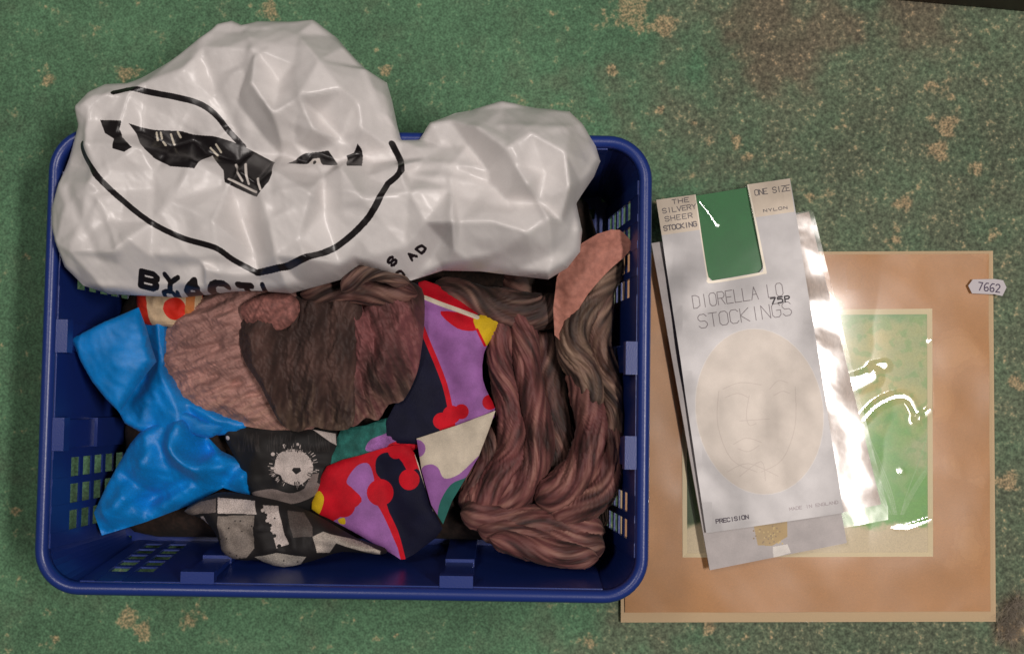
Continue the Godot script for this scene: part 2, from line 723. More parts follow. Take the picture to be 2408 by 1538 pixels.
func basket() -> void:
	var l := at(93, 855, RIM)
	var r := at(1531, 862, RIM)
	var t := at(808, 306, RIM)
	var b := at(800, 1412, RIM)
	half = Vector2((r.x - l.x) / 2.0, (b.z - t.z) / 2.0)
	var o := thing("laundry_basket", "blue plastic basket with slotted sides holding scarves and a white bag", "basket")
	o.position = Vector3((l.x + r.x) / 2.0, 0, (t.z + b.z) / 2.0)
	o.rotation_degrees.y = -0.9
	var blue := mat("blue_plastic", Color(0.013, 0.036, 0.210).linear_to_srgb(), 0.33)
	var gr := NoiseTexture2D.new()
	gr.noise = noise(21, 3.0)
	gr.width = 256
	gr.height = 256
	gr.seamless = true
	blue.heightmap_enabled = true
	blue.heightmap_texture = gr
	blue.heightmap_scale = 0.008
	blue.uv1_triplanar = true
	blue.uv1_scale = Vector3(9, 9, 9)
	# rolled rim
	var path := []
	for k in 4:
		var c: Vector2 = [Vector2(1, -1), Vector2(1, 1), Vector2(-1, 1), Vector2(-1, -1)][k] * (half - Vector2(BEND, BEND))
		for s in 11:
			var a := -PI / 2 + k * PI / 2 + s * PI / 20
			path.append([c + Vector2(cos(a), sin(a)) * BEND, Vector2(cos(a), sin(a))])
	var prof := [Vector2(-0.0098, -0.010), Vector2(-0.0098, -0.0045), Vector2(-0.0088, -0.0018), Vector2(-0.0068, -0.0004), Vector2(-0.0045, 0.0), Vector2(-0.0024, -0.0006), Vector2(-0.0008, -0.0022),
		Vector2(0.0, -0.0052), Vector2(0.0004, -0.016), Vector2(-0.0016, -0.016), Vector2(-0.0022, -0.006), Vector2(-0.0076, -0.006), Vector2(-0.0080, -0.010)]
	var v := PackedVector3Array()
	var nor := PackedVector3Array()
	var uv := PackedVector2Array()
	var tri := PackedInt32Array()
	var np := prof.size()
	for i in path.size():
		for k in np:
			var q: Vector2 = path[i][0] + path[i][1] * prof[k].x
			v.append(Vector3(q.x, RIM + prof[k].y, q.y))
			var d: Vector2 = (prof[(k + 1) % np] - prof[(k - 1 + np) % np]).normalized()
			nor.append(Vector3(-d.y * path[i][1].x, d.x, -d.y * path[i][1].y).normalized())
			uv.append(Vector2(i, k))
	for i in path.size():
		for k in np:
			var a := i * np + k
			var b2 := i * np + (k + 1) % np
			var c := ((i + 1) % path.size()) * np + (k + 1) % np
			var d := ((i + 1) % path.size()) * np + k
			tri.append_array([a, b2, c, a, c, d])
	part("rim", packed(v, nor, uv, tri), blue, o)
	# walls: side k runs from -run to run; u along it, v up from the foot
	var sides := [[Vector2(1, 0), Vector2(0, 1), half.x - BEND, half.y], [Vector2(0, -1), Vector2(1, 0), half.y - BEND, half.x], [Vector2(-1, 0), Vector2(0, -1), half.x - BEND, half.y], [Vector2(0, 1), Vector2(-1, 0), half.y - BEND, half.x]]
	for k in 4:
		var run: float = sides[k][2]
		var s := Solid.new()
		var posts: Array = [-0.55, 0.44] if k == 0 else [-0.44, 0.55] if k == 2 else [-0.12, 0.40] if k == 3 else [-0.45, 0.05]
		var top := RIM - 0.006
		var pitch := 0.0205
		var holes := []
		for e in [[-run + 0.006, posts[0] * run - 0.016], [posts[1] * run + 0.016, run - 0.006]]:
			var count := mini(4, int((e[1] - e[0]) / pitch)) if k > 0 else (2 if e[0] < 0 else 0)
			for n in count:
				holes.append(e[0] + pitch * (n + 0.5) + 0.002 if e[0] < 0 else e[1] - pitch * (count - n - 0.5) - 0.002)
		# full-height strips between the columns of openings, rails across them
		var cuts := [-run]
		for hole in holes:
			cuts.append_array([hole - 0.0074, hole + 0.0074])
		cuts.append(run)
		for n in range(0, cuts.size(), 2):
			strip(s, sides[k], cuts[n], cuts[n + 1], FOOT, top, 0.0, WALL)
		for hole in holes:
			strip(s, sides[k], hole - 0.0074, hole + 0.0074, FOOT, 0.020, 0.0004, WALL - 0.0004)
			for lev in 5:
				var y0 := 0.020 + lev * 0.0215 + 0.016
				strip(s, sides[k], hole - 0.0074, hole + 0.0074, y0, y0 + 0.0055 if lev < 4 else top, 0.0004, WALL - 0.0004)
		part("wall", s.done(), blue, o)
		for e in posts:
			var pl := Solid.new()
			strip(pl, sides[k], e * run - 0.0115, e * run + 0.0115, FOOT + 0.002, 0.092, -0.0065, -0.0002)
			strip(pl, sides[k], e * run - 0.0105, e * run + 0.0105, 0.092, RIM - 0.014, -0.004, -0.0002)
			strip(pl, sides[k], e * run - 0.0125, e * run + 0.0125, RIM - 0.014, RIM - 0.0045, -0.0080, 0.004)
			part("pillar", pl.done(), blue, o)
	for k in 4:
		var s := Solid.new()
		var c: Vector2 = [Vector2(1, -1), Vector2(1, 1), Vector2(-1, 1), Vector2(-1, -1)][k] * (half - Vector2(BEND, BEND))
		for n in 8:
			var corners := []
			for y in [FOOT, RIM - 0.006]:
				var ins: float = 0.008 + TAPER * (1.0 - y / RIM)
				for e in [[n, 0.0], [n + 1, 0.0], [n + 1, WALL], [n, WALL]]:
					var a: float = -PI / 2 + k * PI / 2 + e[0] * PI / 16
					var q: Vector2 = c + Vector2(cos(a), sin(a)) * (BEND - ins + e[1]) if false else c * 1.0 + Vector2(cos(a), sin(a)) * maxf(BEND - ins + e[1], 0.002)
					corners.append(Vector3(q.x, y, q.y))
			s.hexa(corners)
		part("corner", s.done(), blue, o)
	var fl := Solid.new()
	var e2 := half - Vector2(0.028, 0.028)
	for n in 19:
		var x := lerpf(-e2.x, e2.x, n / 18.0)
		fl.box(Vector3(x - 0.006, FOOT, -e2.y), Vector3(x + 0.006, FOOT + 0.003, e2.y))
	for n in 15:
		var z := lerpf(-e2.y, e2.y, n / 14.0)
		fl.box(Vector3(-e2.x, FOOT + 0.0003, z - 0.006), Vector3(e2.x, FOOT + 0.0027, z + 0.006))
	part("basket_floor", fl.done(), blue, o)


func strip(s: Solid, side: Array, u0: float, u1: float, y0: float, y1: float, w0: float, w1: float) -> void:
	# a piece of a leaning wall: w is measured outwards from its inner face
	var c := []
	var along: Vector2 = side[0]
	var out: Vector2 = side[1]
	for y in [y0, y1]:
		var d: float = side[3] - 0.008 - WALL - TAPER * (1.0 - y / RIM)
		for e in [[u0, w1], [u0, w0], [u1, w0], [u1, w1]]:
			var q: Vector2 = along * e[0] + out * (d + e[1])
			c.append(Vector3(q.x, y, q.y))
	s.hexa(c)


# ---------------------------------------------------------------- cloth in the basket
func dark_cloth() -> void:
	var o := thing("dark_cloth", "dark brown crumpled cloth at the bottom of the basket under the scarves", "cloth")
	var f := form(rounded(pts([270, 700, 600, 520, 1300, 420, 1420, 640, 1422, 1100, 1410, 1270, 1000, 1278, 700, 1278, 480, 1274, 310, 1268, 274, 1220, 272, 1100, 270, 850], 0.05), 3), 0.012, 0.050, 0.035)
	f.bumps = [[noise(31, 70.0, true, 3), 0.010], [noise(32, 18.0), 0.003]]
	var p := Paint.new(frame_of(f), 256, Color8(46, 33, 27))
	p.grain(0.5, 0.4, 2)
	part("fabric", skin(f, 0.005, 0.009, true), printed("brown_wool", p, 0.95), o)


func cloth(parent: Node, called: String, f: Form, m: Material, cell := 0.0028) -> void:
	part(called, skin(f, cell, 0.0012), m, parent)


func black_white_scarf() -> void:
	var o := thing("black_white_scarf", "black and white printed scarf crumpled below the blue scarf", "scarf")
	var f := form(rounded(pts([520, 1010, 600, 990, 720, 990, 800, 1020, 800, 1100, 760, 1185, 690, 1205, 600, 1180, 560, 1100], 0.098), 3), 0.090, 0.012, 0.03)
	f.bumps = [[noise(41, 40.0, true, 2), 0.004], [noise(42, 12.0), 0.0008]]
	ridge(f, [590, 1170, 660, 1150, 745, 1140], 0.007, 0.008)
	ridge(f, [600, 1080, 640, 1040, 760, 1040], 0.005, 0.01)
	var p := Paint.new(frame_of(f), 420, Color8(24, 22, 22))
	var white := Color8(196, 184, 178)
	var grey := Color8(120, 108, 104)
	blob(p, f, [590, 1160, 640, 1150, 690, 1160, 745, 1135, 748, 1160, 690, 1185, 620, 1180], grey)
	blob(p, f, [645, 1098, 655, 1068, 690, 1056, 722, 1070, 736, 1095, 728, 1122, 700, 1142, 668, 1132, 660, 1118, 646, 1112], white)
	for e in [[642, 1068, 5], [668, 1050, 6], [700, 1045, 4], [640, 1100, 4], [535, 1030, 6]]:
		dot(p, f, e[0], e[1], e[2] * 0.0003, white)
	for k in 90:
		var ang := rng.randf() * TAU
		var rr := rng.randf_range(0.82, 1.16)
		var at_ := Vector2(690 + cos(ang) * 46 * rr, 1098 + sin(ang) * 42 * rr)
		draw(p, f, [at_.x, at_.y, at_.x + cos(ang) * 7, at_.y + sin(ang) * 7], [white, Color8(60, 55, 54), Color8(140, 130, 126)][k % 3], 0.0006)
	for k in 60:
		var px := rng.randf_range(560, 780)
		draw(p, f, [px, rng.randf_range(1015, 1050), px + rng.randf_range(-6, 6), 1062], Color8(48, 44, 43), 0.0005)
	draw(p, f, [686, 1106, 690, 1100, 706, 1100, 708, 1108, 696, 1116], Color8(14, 12, 12))
	draw(p, f, [715, 1150, 735, 1115, 750, 1112, 745, 1142], grey)
	draw(p, f, [735, 1010, 790, 1020, 792, 1048, 770, 1035], white)
	p.grain(0.35, 0.2, 8)
	cloth(o, "upper_fold", f, printed("dog_print", p, 0.75))
	f = form(rounded(pts([425, 1205, 470, 1175, 520, 1160, 610, 1172, 700, 1196, 770, 1232, 840, 1272, 900, 1292, 895, 1308, 800, 1302, 735, 1322, 660, 1338, 600, 1322, 560, 1322, 520, 1306, 500, 1260, 470, 1225], 0.115), 3), 0.104, 0.014, 0.02)
	f.bumps = [[noise(43, 30.0, true, 2), 0.005], [noise(44, 10.0), 0.0008]]
	for e in [[515, 1180, 525, 1240, 545, 1315], [605, 1185, 620, 1250, 640, 1320], [690, 1210, 690, 1260, 720, 1320], [760, 1240, 820, 1275, 890, 1300]]:
		ridge(f, e, 0.008, 0.009)
	p = Paint.new(frame_of(f), 512, Color8(26, 23, 23))
	draw(p, f, [512, 1170, 600, 1178, 604, 1210, 512, 1208], white)
	draw(p, f, [512, 1214, 598, 1212, 598, 1290, 580, 1312, 540, 1315, 520, 1290], Color8(132, 122, 114))
	draw(p, f, [430, 1203, 470, 1180, 508, 1172, 508, 1205, 470, 1208, 440, 1215], Color8(110, 100, 96))
	draw(p, f, [470, 1215, 478, 1214, 500, 1280, 492, 1280], white)
	draw(p, f, [618, 1188, 655, 1190, 662, 1225, 680, 1280, 650, 1290, 636, 1240], white)
	draw(p, f, [676, 1200, 715, 1205, 735, 1240, 735, 1262, 690, 1265], Color8(84, 76, 72))
	draw(p, f, [735, 1262, 760, 1250, 830, 1268, 895, 1296, 892, 1310, 850, 1296, 790, 1278, 775, 1300, 745, 1300], Color8(170, 160, 150))
	draw(p, f, [598, 1310, 650, 1300, 720, 1310, 690, 1345, 650, 1352], Color8(178, 170, 158))
	for k in 8:
		dot(p, f, 618 + k * 5.5, 1200 + k * 12.0, 0.0014, Color8(20, 18, 18) if k % 2 else white)
	for k in 26:
		dot(p, f, rng.randf_range(515, 715), rng.randf_range(1215, 1340), 0.0006, Color8(30, 27, 26))
	p.grain(0.4, 0.2, 9)
	cloth(o, "lower_fold", f, printed("stripe_print", p, 0.75))


func satin(name_: String, f: Form, color: Color, seed_: int) -> StandardMaterial3D:
	var p := Paint.new(frame_of(f), 300, color)
	p.grain(0.16, 0.12, seed_)
	var m := printed(name_, p, 0.62)
	weave(m)
	m.heightmap_scale = 0.025
	m.metallic_specular = 0.5
	m.roughness = 0.44
	m.rim_enabled = true
	m.rim = 0.08
	m.rim_tint = 0.8
	return m


func blue_scarf() -> void:
	var o := thing("blue_scarf", "plain bright blue satin scarf draped at the left of the basket", "scarf")
	var blue := Color8(0, 132, 214)
	var mid := form(rounded(pts([300, 745, 345, 722, 395, 750, 395, 860, 450, 940, 570, 985, 580, 1010, 510, 1025, 440, 1010, 400, 1020, 320, 1015, 270, 965, 330, 860], 0.10), 2), 0.092, 0.003, 0.006)
	crease(mid, [320, 735, 2, 345, 790, 4, 365, 730, 14, 350, 850, -4, 380, 840, 16, 330, 905, -6, 300, 960, 0, 345, 920, 12, 400, 930, 18, 360, 1000, 4, 440, 960, 8, 420, 1000, 16, 560, 1000, 6, 500, 990, 14, 480, 1015, 2, 330, 1000, 8], 1, 0.098)
	mid.bumps = [[noise(51, 30.0), 0.002], [noise(55, 14.0, true, 2), 0.0010]]
	cloth(o, "middle_fold", mid, satin("blue_satin", mid, blue, 5), 0.0022)
	var up := form(pts([163, 796, 240, 757, 322, 722, 340, 770, 352, 815, 364, 850, 320, 905, 277, 970, 245, 938, 213, 898, 185, 848], 0.138), 0.134, 0.002, 0.004)
	crease(up, [163, 796, 2, 240, 757, 6, 322, 722, 0, 340, 770, 4, 364, 850, 8, 277, 970, 2, 275, 850, 13, 213, 898, 3, 230, 820, 7, 300, 790, 9], 1, 0.140)
	up.bumps = [[noise(52, 30.0), 0.0012], [noise(57, 14.0, true, 2), 0.0006]]
	cloth(o, "upper_fold", up, satin("blue_satin", up, blue, 6), 0.0022)
	var lo := form(rounded(pts([330, 1005, 380, 985, 440, 980, 470, 1020, 510, 1062, 592, 1100, 588, 1135, 580, 1168, 545, 1160, 515, 1150, 440, 1190, 330, 1232, 226, 1264, 207, 1210, 235, 1150, 262, 1100, 295, 1045], 0.10), 1, true), 0.086, 0.003, 0.006)
	crease(lo, [330, 1005, 10, 385, 985, 14, 440, 980, 22, 400, 1060, 30, 470, 1020, 6, 510, 1062, 16, 450, 1110, 24, 592, 1100, 4, 560, 1120, 14, 580, 1168, 2, 520, 1150, -4, 545, 1105, -2, 330, 1090, 20, 262, 1100, 2, 207, 1210, -2, 226, 1264, -8, 290, 1190, 14,
		350, 1165, -4, 440, 1140, 16, 440, 1188, 2, 330, 1232, -2, 480, 1065, -2, 370, 1040, 14, 300, 1060, 8, 390, 1110, 12, 390, 1185, 8], 1, 0.098)
	ridge(lo, [430, 990, 415, 1050, 455, 1090, 530, 1100], 0.008, 0.006, 0, 0.10)
	ridge(lo, [475, 1010, 478, 1050, 505, 1080], -0.009, 0.005, 0, 0.10)
	ridge(lo, [300, 1190, 380, 1160, 450, 1130], -0.008, 0.005, 0, 0.10)
	ridge(lo, [350, 1030, 345, 1090, 310, 1150, 250, 1210], 0.007, 0.008, 0, 0.10)
	lo.bumps = [[noise(53, 26.0), 0.002], [noise(56, 14.0, true, 2), 0.0012]]
	cloth(o, "lower_fold", lo, satin("blue_satin", lo, blue, 7), 0.0022)
	var kn := form(rounded(pts([395, 990, 420, 965, 470, 985, 520, 1000, 490, 1030, 440, 1020], 0.11), 3), 0.100, 0.005, 0.010)
	crease(kn, [400, 990, 0, 430, 975, 8, 450, 1000, 0, 480, 995, 9, 510, 1005, 2, 440, 1015, 6], 2, 0.105)
	cloth(o, "knot", kn, satin("blue_satin", kn, blue, 8), 0.002)


func spotted_scarf() -> void:
	var f := form(rounded(pts([312, 690, 330, 640, 450, 640, 470, 720, 455, 752, 420, 768, 380, 766, 326, 758, 318, 730], 0.115), 3), 0.106, 0.010, 0.02)
	f.bumps = [[noise(61, 20.0, true, 2), 0.003]]
	var o := thing("spotted_scarf", "small corner of orange red and cream spotted scarf under the white bag", "scarf")
	var p := Paint.new(frame_of(f), 256, Color8(205, 42, 16))
	draw(p, f, [336, 640, 400, 640, 375, 700, 372, 735, 392, 770, 355, 770, 345, 715], Color8(214, 186, 150))
	draw(p, f, [372, 640, 470, 640, 470, 770, 372, 770], Color8(214, 186, 150))
	dot(p, f, 411, 726, 0.0088, Color8(222, 36, 10))
	draw(p, f, [440, 690, 460, 690, 455, 760, 436, 765], Color8(200, 120, 60))
	p.grain(0.2, 0.1, 3)
	cloth(o, "fabric", f, printed("orange_spots", p, 0.7), 0.002)


func flower_scarf() -> void:
	var o := thing("flower_scarf", "folded silk scarf printed with red flowers on lilac, navy, teal and cream", "scarf")
	var lilac := Color8(158, 104, 170)
	var navy := Color8(18, 20, 44)
	var red := Color8(200, 16, 36)
	var cream := Color8(214, 202, 182)
	var teal := Color8(44, 108, 100)
	var yellow := Color8(214, 178, 30)
	var f := form(rounded(pts([956, 690, 1000, 660, 1060, 690, 1130, 740, 1184, 737, 1160, 790, 1138, 830, 1135, 890, 1150, 930, 1164, 960, 1150, 1000, 1080, 1030, 985, 1045, 900, 1030, 935, 940, 985, 850, 985, 770], 0.10), 2), 0.102, 0.003, 0.008)
	ridge(f, [1000, 790, 1045, 900, 1065, 980], -0.006, 0.012)
	ridge(f, [1090, 780, 1100, 860, 1130, 960], 0.005, 0.018)
	ridge(f, [960, 694, 1040, 715, 1120, 745], 0.006, 0.006)
	f.bumps = [[noise(71, 60.0), 0.004]]
	var p := Paint.new(frame_of(f), 512, navy)
	blob(p, f, [985, 660, 1030, 670, 1130, 735, 1060, 730, 1000, 700], red)
	blob(p, f, [962, 698, 1040, 718, 1125, 748, 1190, 730, 1150, 830, 1165, 960, 1160, 1010, 1064, 1000, 1046, 905, 1002, 795, 980, 740], lilac)
	draw(p, f, [975, 720, 1002, 795, 1046, 905, 1066, 1010], red, 0.0042)
	blob(p, f, [1036, 732, 1128, 748, 1122, 776, 1075, 772], red)
	blob(p, f, [1118, 744, 1190, 734, 1148, 812, 1128, 790, 1120, 775], yellow)
	draw(p, f, [1122, 775, 1140, 812], red, 0.0020)
	draw(p, f, [956, 695, 990, 697, 1040, 716, 1122, 746], cream, 0.0036)
	for e in [[1038, 990, 20], [1062, 975, 22], [1085, 968, 18], [1050, 1000, 20], [1152, 946, 18]]:
		dot(p, f, e[0], e[1], e[2] * 0.00033, red)
	p.grain(0.14, 0.16, 12)
	cloth(o, "upper_fold", f, silk("silk_upper", p))
	f = form(rounded(pts([770, 1100, 790, 1050, 800, 1012, 860, 1000, 935, 975, 980, 990, 1010, 1030, 970, 1060, 850, 1090], 0.10), 2), 0.098, 0.006, 0.02)
	p = Paint.new(frame_of(f), 300, teal)
	blob(p, f, [860, 1060, 870, 1035, 905, 1020, 935, 1000, 960, 1010, 950, 1040, 900, 1060], lilac)
	dot(p, f, 963, 1010, 0.0074, red)
	blob(p, f, [915, 1045, 960, 1030, 990, 1020, 990, 1060, 920, 1065], red)
	p.grain(0.3, 0.3, 13, 12.0)
	f.bumps = [[noise(72, 40.0), 0.003]]
	cloth(o, "teal_fold", f, silk("silk_teal", p))
	f = form(rounded(pts([732, 1198, 742, 1160, 770, 1096, 850, 1070, 930, 1046, 965, 1050, 985, 1090, 1012, 1190, 1040, 1244, 1000, 1285, 950, 1318, 925, 1308, 840, 1258, 775, 1222], 0.10), 2), 0.100, 0.004, 0.010)
	f.slope = Vector2(0.02, -0.15)
	ridge(f, [880, 1075, 905, 1180, 945, 1310], -0.007, 0.014)
	ridge(f, [770, 1110, 840, 1160, 930, 1290], 0.005, 0.02)
	f.bumps = [[noise(73, 60.0), 0.004]]
	p = Paint.new(frame_of(f), 512, red)
	blob(p, f, [825, 1112, 845, 1092, 868, 1092, 880, 1130, 876, 1170, 895, 1200, 925, 1265, 945, 1320, 910, 1310, 790, 1238, 800, 1216, 850, 1180, 830, 1150, 815, 1135], lilac)
	blob(p, f, [886, 1078, 910, 1064, 940, 1080, 962, 1112, 990, 1110, 1050, 1240, 955, 1325, 930, 1250, 908, 1180, 905, 1140, 885, 1112], navy)
	draw(p, f, [895, 1180, 930, 1250, 948, 1315], red, 0.0040)
	for e in [[895, 1158, 32], [962, 1128, 25], [780, 1135, 28], [765, 1195, 24], [806, 1188, 30], [958, 1062, 22], [930, 1062, 18]]:
		dot(p, f, e[0], e[1], e[2] * 0.00033, red)
	blob(p, f, [730, 1200, 740, 1165, 752, 1155, 762, 1175, 750, 1210], yellow)
	blob(p, f, [795, 1222, 810, 1218, 812, 1232, 800, 1232], yellow)
	draw(p, f, [978, 1070, 1000, 1140, 1020, 1200], cream, 0.0022)
	p.grain(0.14, 0.16, 14)
	cloth(o, "lower_fold", f, silk("silk_lower", p))
	f = form(rounded(pts([978, 1032, 1070, 1002, 1165, 966, 1150, 1010, 1125, 1075, 1062, 1180, 1040, 1236, 1012, 1190, 990, 1110], 0.115), 1), 0.108, 0.003, 0.02)
	f.slope = Vector2(0.03, -0.07)
	f.bumps = [[noise(74, 70.0), 0.003]]
	p = Paint.new(frame_of(f), 300, cream)
	blob(p, f, [990, 1110, 1010, 1092, 1030, 1100, 1045, 1125, 1080, 1115, 1130, 1075, 1040, 1240, 1010, 1190], lilac)
	blob(p, f, [1032, 1190, 1060, 1140, 1100, 1120, 1125, 1085, 1050, 1230, 1030, 1250], teal)
	dot(p, f, 980, 1055, 0.0070, lilac)
	p.grain(0.14, 0.12, 15)
	cloth(o, "cream_fold", f, silk("silk_cream", p))


func silk(name_: String, p: Paint) -> StandardMaterial3D:
	var m := printed(name_, p, 0.7)
	weave(m)
	return m


func weave(m: StandardMaterial3D) -> void:
	if not mats.has("weave"):
		var t := NoiseTexture2D.new()
		t.noise = noise(77, 3.0, false, 2)
		t.width = 512
		t.height = 512
		t.seamless = true
		mats.weave = t
	m.metallic_specular = 0.35
	m.heightmap_enabled = true
	m.heightmap_texture = mats.weave
	m.heightmap_scale = 0.05


# ---------------------------------------------------------------- fur
func hair_mesh() -> ArrayMesh:
	var v := PackedVector3Array()
	var nor := PackedVector3Array()
	var uv := PackedVector2Array()
	var tri := PackedInt32Array()
	for s in 3:
		var start := v.size()
		var off := Vector3(0, 0, (s - 1) * 0.05)
		for i in 5:
			var t := i / 4.0
			var c := off + Vector3(t * (0.85 + 0.15 * s), 0.17 * sin(t * 2.6) + 0.02 * s, (s - 1) * 0.16 * t * t + 0.05 * sin(t * 5.0 + s * 2.0))
			var w := 0.012 * (1.0 - t * 0.85)
			for k in 3:
				var a := k * TAU / 3 + PI / 2
				v.append(c + Vector3(0, sin(a) * w, cos(a) * w))
				nor.append(Vector3(0, sin(a), cos(a)))
				uv.append(Vector2(t, k))
		for i in 4:
			for k in 3:
				var a := start + i * 3 + k
				var b := start + i * 3 + (k + 1) % 3
				tri.append_array([a, b, b + 3, a, b + 3, a + 3])
	return packed(v, nor, uv, tri)


func hair(parent: Node, roots: Array, length: float) -> void:
	# roots: [place, direction in which the hair lies, how far it stands up, colour]
	var mm := MultiMesh.new()
	mm.transform_format = MultiMesh.TRANSFORM_3D
	mm.use_colors = true
	mm.mesh = hair_mesh()
	mm.instance_count = roots.size()
	for i in roots.size():
		var d: Vector3 = roots[i][1]
		d.y = roots[i][2] + rng.randf_range(-0.05, 0.10)
		d = d.normalized().rotated(Vector3.UP, rng.randfn(0.0, 0.20))
		var side := d.cross(Vector3.UP).normalized()
		var up := side.cross(d).rotated(d, rng.randf_range(-0.6, 0.6))
		var l := length * rng.randf_range(0.6, 1.3)
		mm.set_instance_transform(i, Transform3D(Basis(d * l, up * l, d.cross(up) * l), roots[i][0]))
		mm.set_instance_color(i, roots[i][3] * rng.randf_range(0.6, 1.4))
	var o := MultiMeshInstance3D.new()
	o.name = "fibres"
	o.multimesh = mm
	if not mats.has("hair"):
		mats.hair = mat("fur_hair", Color.WHITE, 0.45)
		mats.hair.vertex_color_use_as_albedo = true
	o.material_override = mats.hair
	o.set_meta("kind", "stuff")
	parent.add_child(o, true)


func sweep(list: Array, height: float) -> Array:
	# list of px, py, half-width in px, rise; returns dense [centre, half-width m, rise]
	var c := PackedVector2Array()
	var w := PackedVector2Array()
	for i in range(0, list.size(), 4):
		c.append(flat(list[i], list[i + 1], height))
		w.append(Vector2(list[i + 2] * 0.00034, list[i + 3]))
	c = rounded(c, 18, false)
	w = rounded(w, 18, false)
	var out := []
	for i in c.size():
		out.append([c[i], w[i].x, w[i].y])
	return out


# crinkled cloth gathered into a long fold: fine pleats run along it
func gather(parent: Node, called: String, run: Array, base: float, tone: Callable, m: Material) -> void:
	var fine := noise(301 + parent.get_child_count(), 2.7, true, 2)
	var broad := noise(331 + parent.get_child_count(), 11.0, false, 2)
	var v := PackedVector3Array()
	var uv := PackedVector2Array()
	var col := PackedColorArray()
	var tri := PackedInt32Array()
	var n := run.size()
	var k := 72
	var gone := rng.randf() * 0.3
	for i in n:
		var t: Vector2 = (run[mini(i + 1, n - 1)][0] - run[maxi(i - 1, 0)][0]).normalized()
		var s := Vector2(-t.y, t.x)
		if i > 0:
			gone += (run[i][0] - run[i - 1][0]).length()
		var close := sin(clampf(minf(i + 0.4, n - 0.6 - i) / 9.0, 0.0, 1.0) * PI / 2)
		for j in k:
			var a := j * TAU / k
			var across: float = a * run[i][1] * 0.75 + 0.006 * sin(gone * 60.0)
			var wave := 0.0030 * fine.get_noise_2d(across * 1000.0, gone * 70.0) + 0.0052 * broad.get_noise_2d(across * 1000.0, gone * 120.0)
			var rad := close + wave / 0.03 * minf(close * 1.5, 1.0)
			var q: Vector2 = run[i][0] + s * cos(a) * (run[i][1] * rad)
			v.append(Vector3(q.x, base + sin(a) * run[i][2] * 0.8 * rad * (1.0 if sin(a) > 0 else 0.35), q.y))
			uv.append(Vector2(i * 0.1, float(j) / k))
			col.append(tone.call(cos(a), gone, across))
	for i in n - 1:
		for j in k:
			var a := i * k + j
			var b := i * k + (j + 1) % k
			tri.append_array([a, b + k, b, a, a + k, b + k])
	var nor := PackedVector3Array()
	nor.resize(v.size())
	for i in range(0, tri.size(), 3):
		var w := (v[tri[i + 2]] - v[tri[i]]).cross(v[tri[i + 1]] - v[tri[i]])
		for q in 3:
			nor[tri[i + q]] += w
	for i in v.size():
		nor[i] = nor[i].normalized()
	var arrays := []
	arrays.resize(Mesh.ARRAY_MAX)
	arrays[Mesh.ARRAY_VERTEX] = v
	arrays[Mesh.ARRAY_NORMAL] = nor
	arrays[Mesh.ARRAY_TEX_UV] = uv
	arrays[Mesh.ARRAY_COLOR] = col
	arrays[Mesh.ARRAY_INDEX] = tri
	var mesh := ArrayMesh.new()
	mesh.add_surface_from_arrays(Mesh.PRIMITIVE_TRIANGLES, arrays)
	part(called, mesh, m, parent)


func gauze(name_: String) -> StandardMaterial3D:
	var m := mat(name_, Color.WHITE, 0.7)
	m.vertex_color_use_as_albedo = true
	m.rim_enabled = true
	m.rim = 0.08
	m.rim_tint = 0.9
	return m


# the dye of the crinkled scarves runs in streaks from mauve through brown to taupe
func dye(across: float, along: float, red: float, tan_: float) -> Color:
	var n := slow.get_noise_2d(across * 26000.0, along * 2500.0)
	var m := slow.get_noise_2d(across * 7000.0 + 700.0, along * 3000.0)
	var c := Color(0.050, 0.025, 0.020).lerp(Color(0.205, 0.062, 0.062), clampf(red + m * 0.8 + n * 0.3, 0.0, 1.0))
	c = c.lerp(Color(0.200, 0.138, 0.096), clampf(tan_ + n * 0.6 + m * 0.2, 0.0, 0.9))
	return c * clampf(1.0 + n * 1.2, 0.35, 1.8)


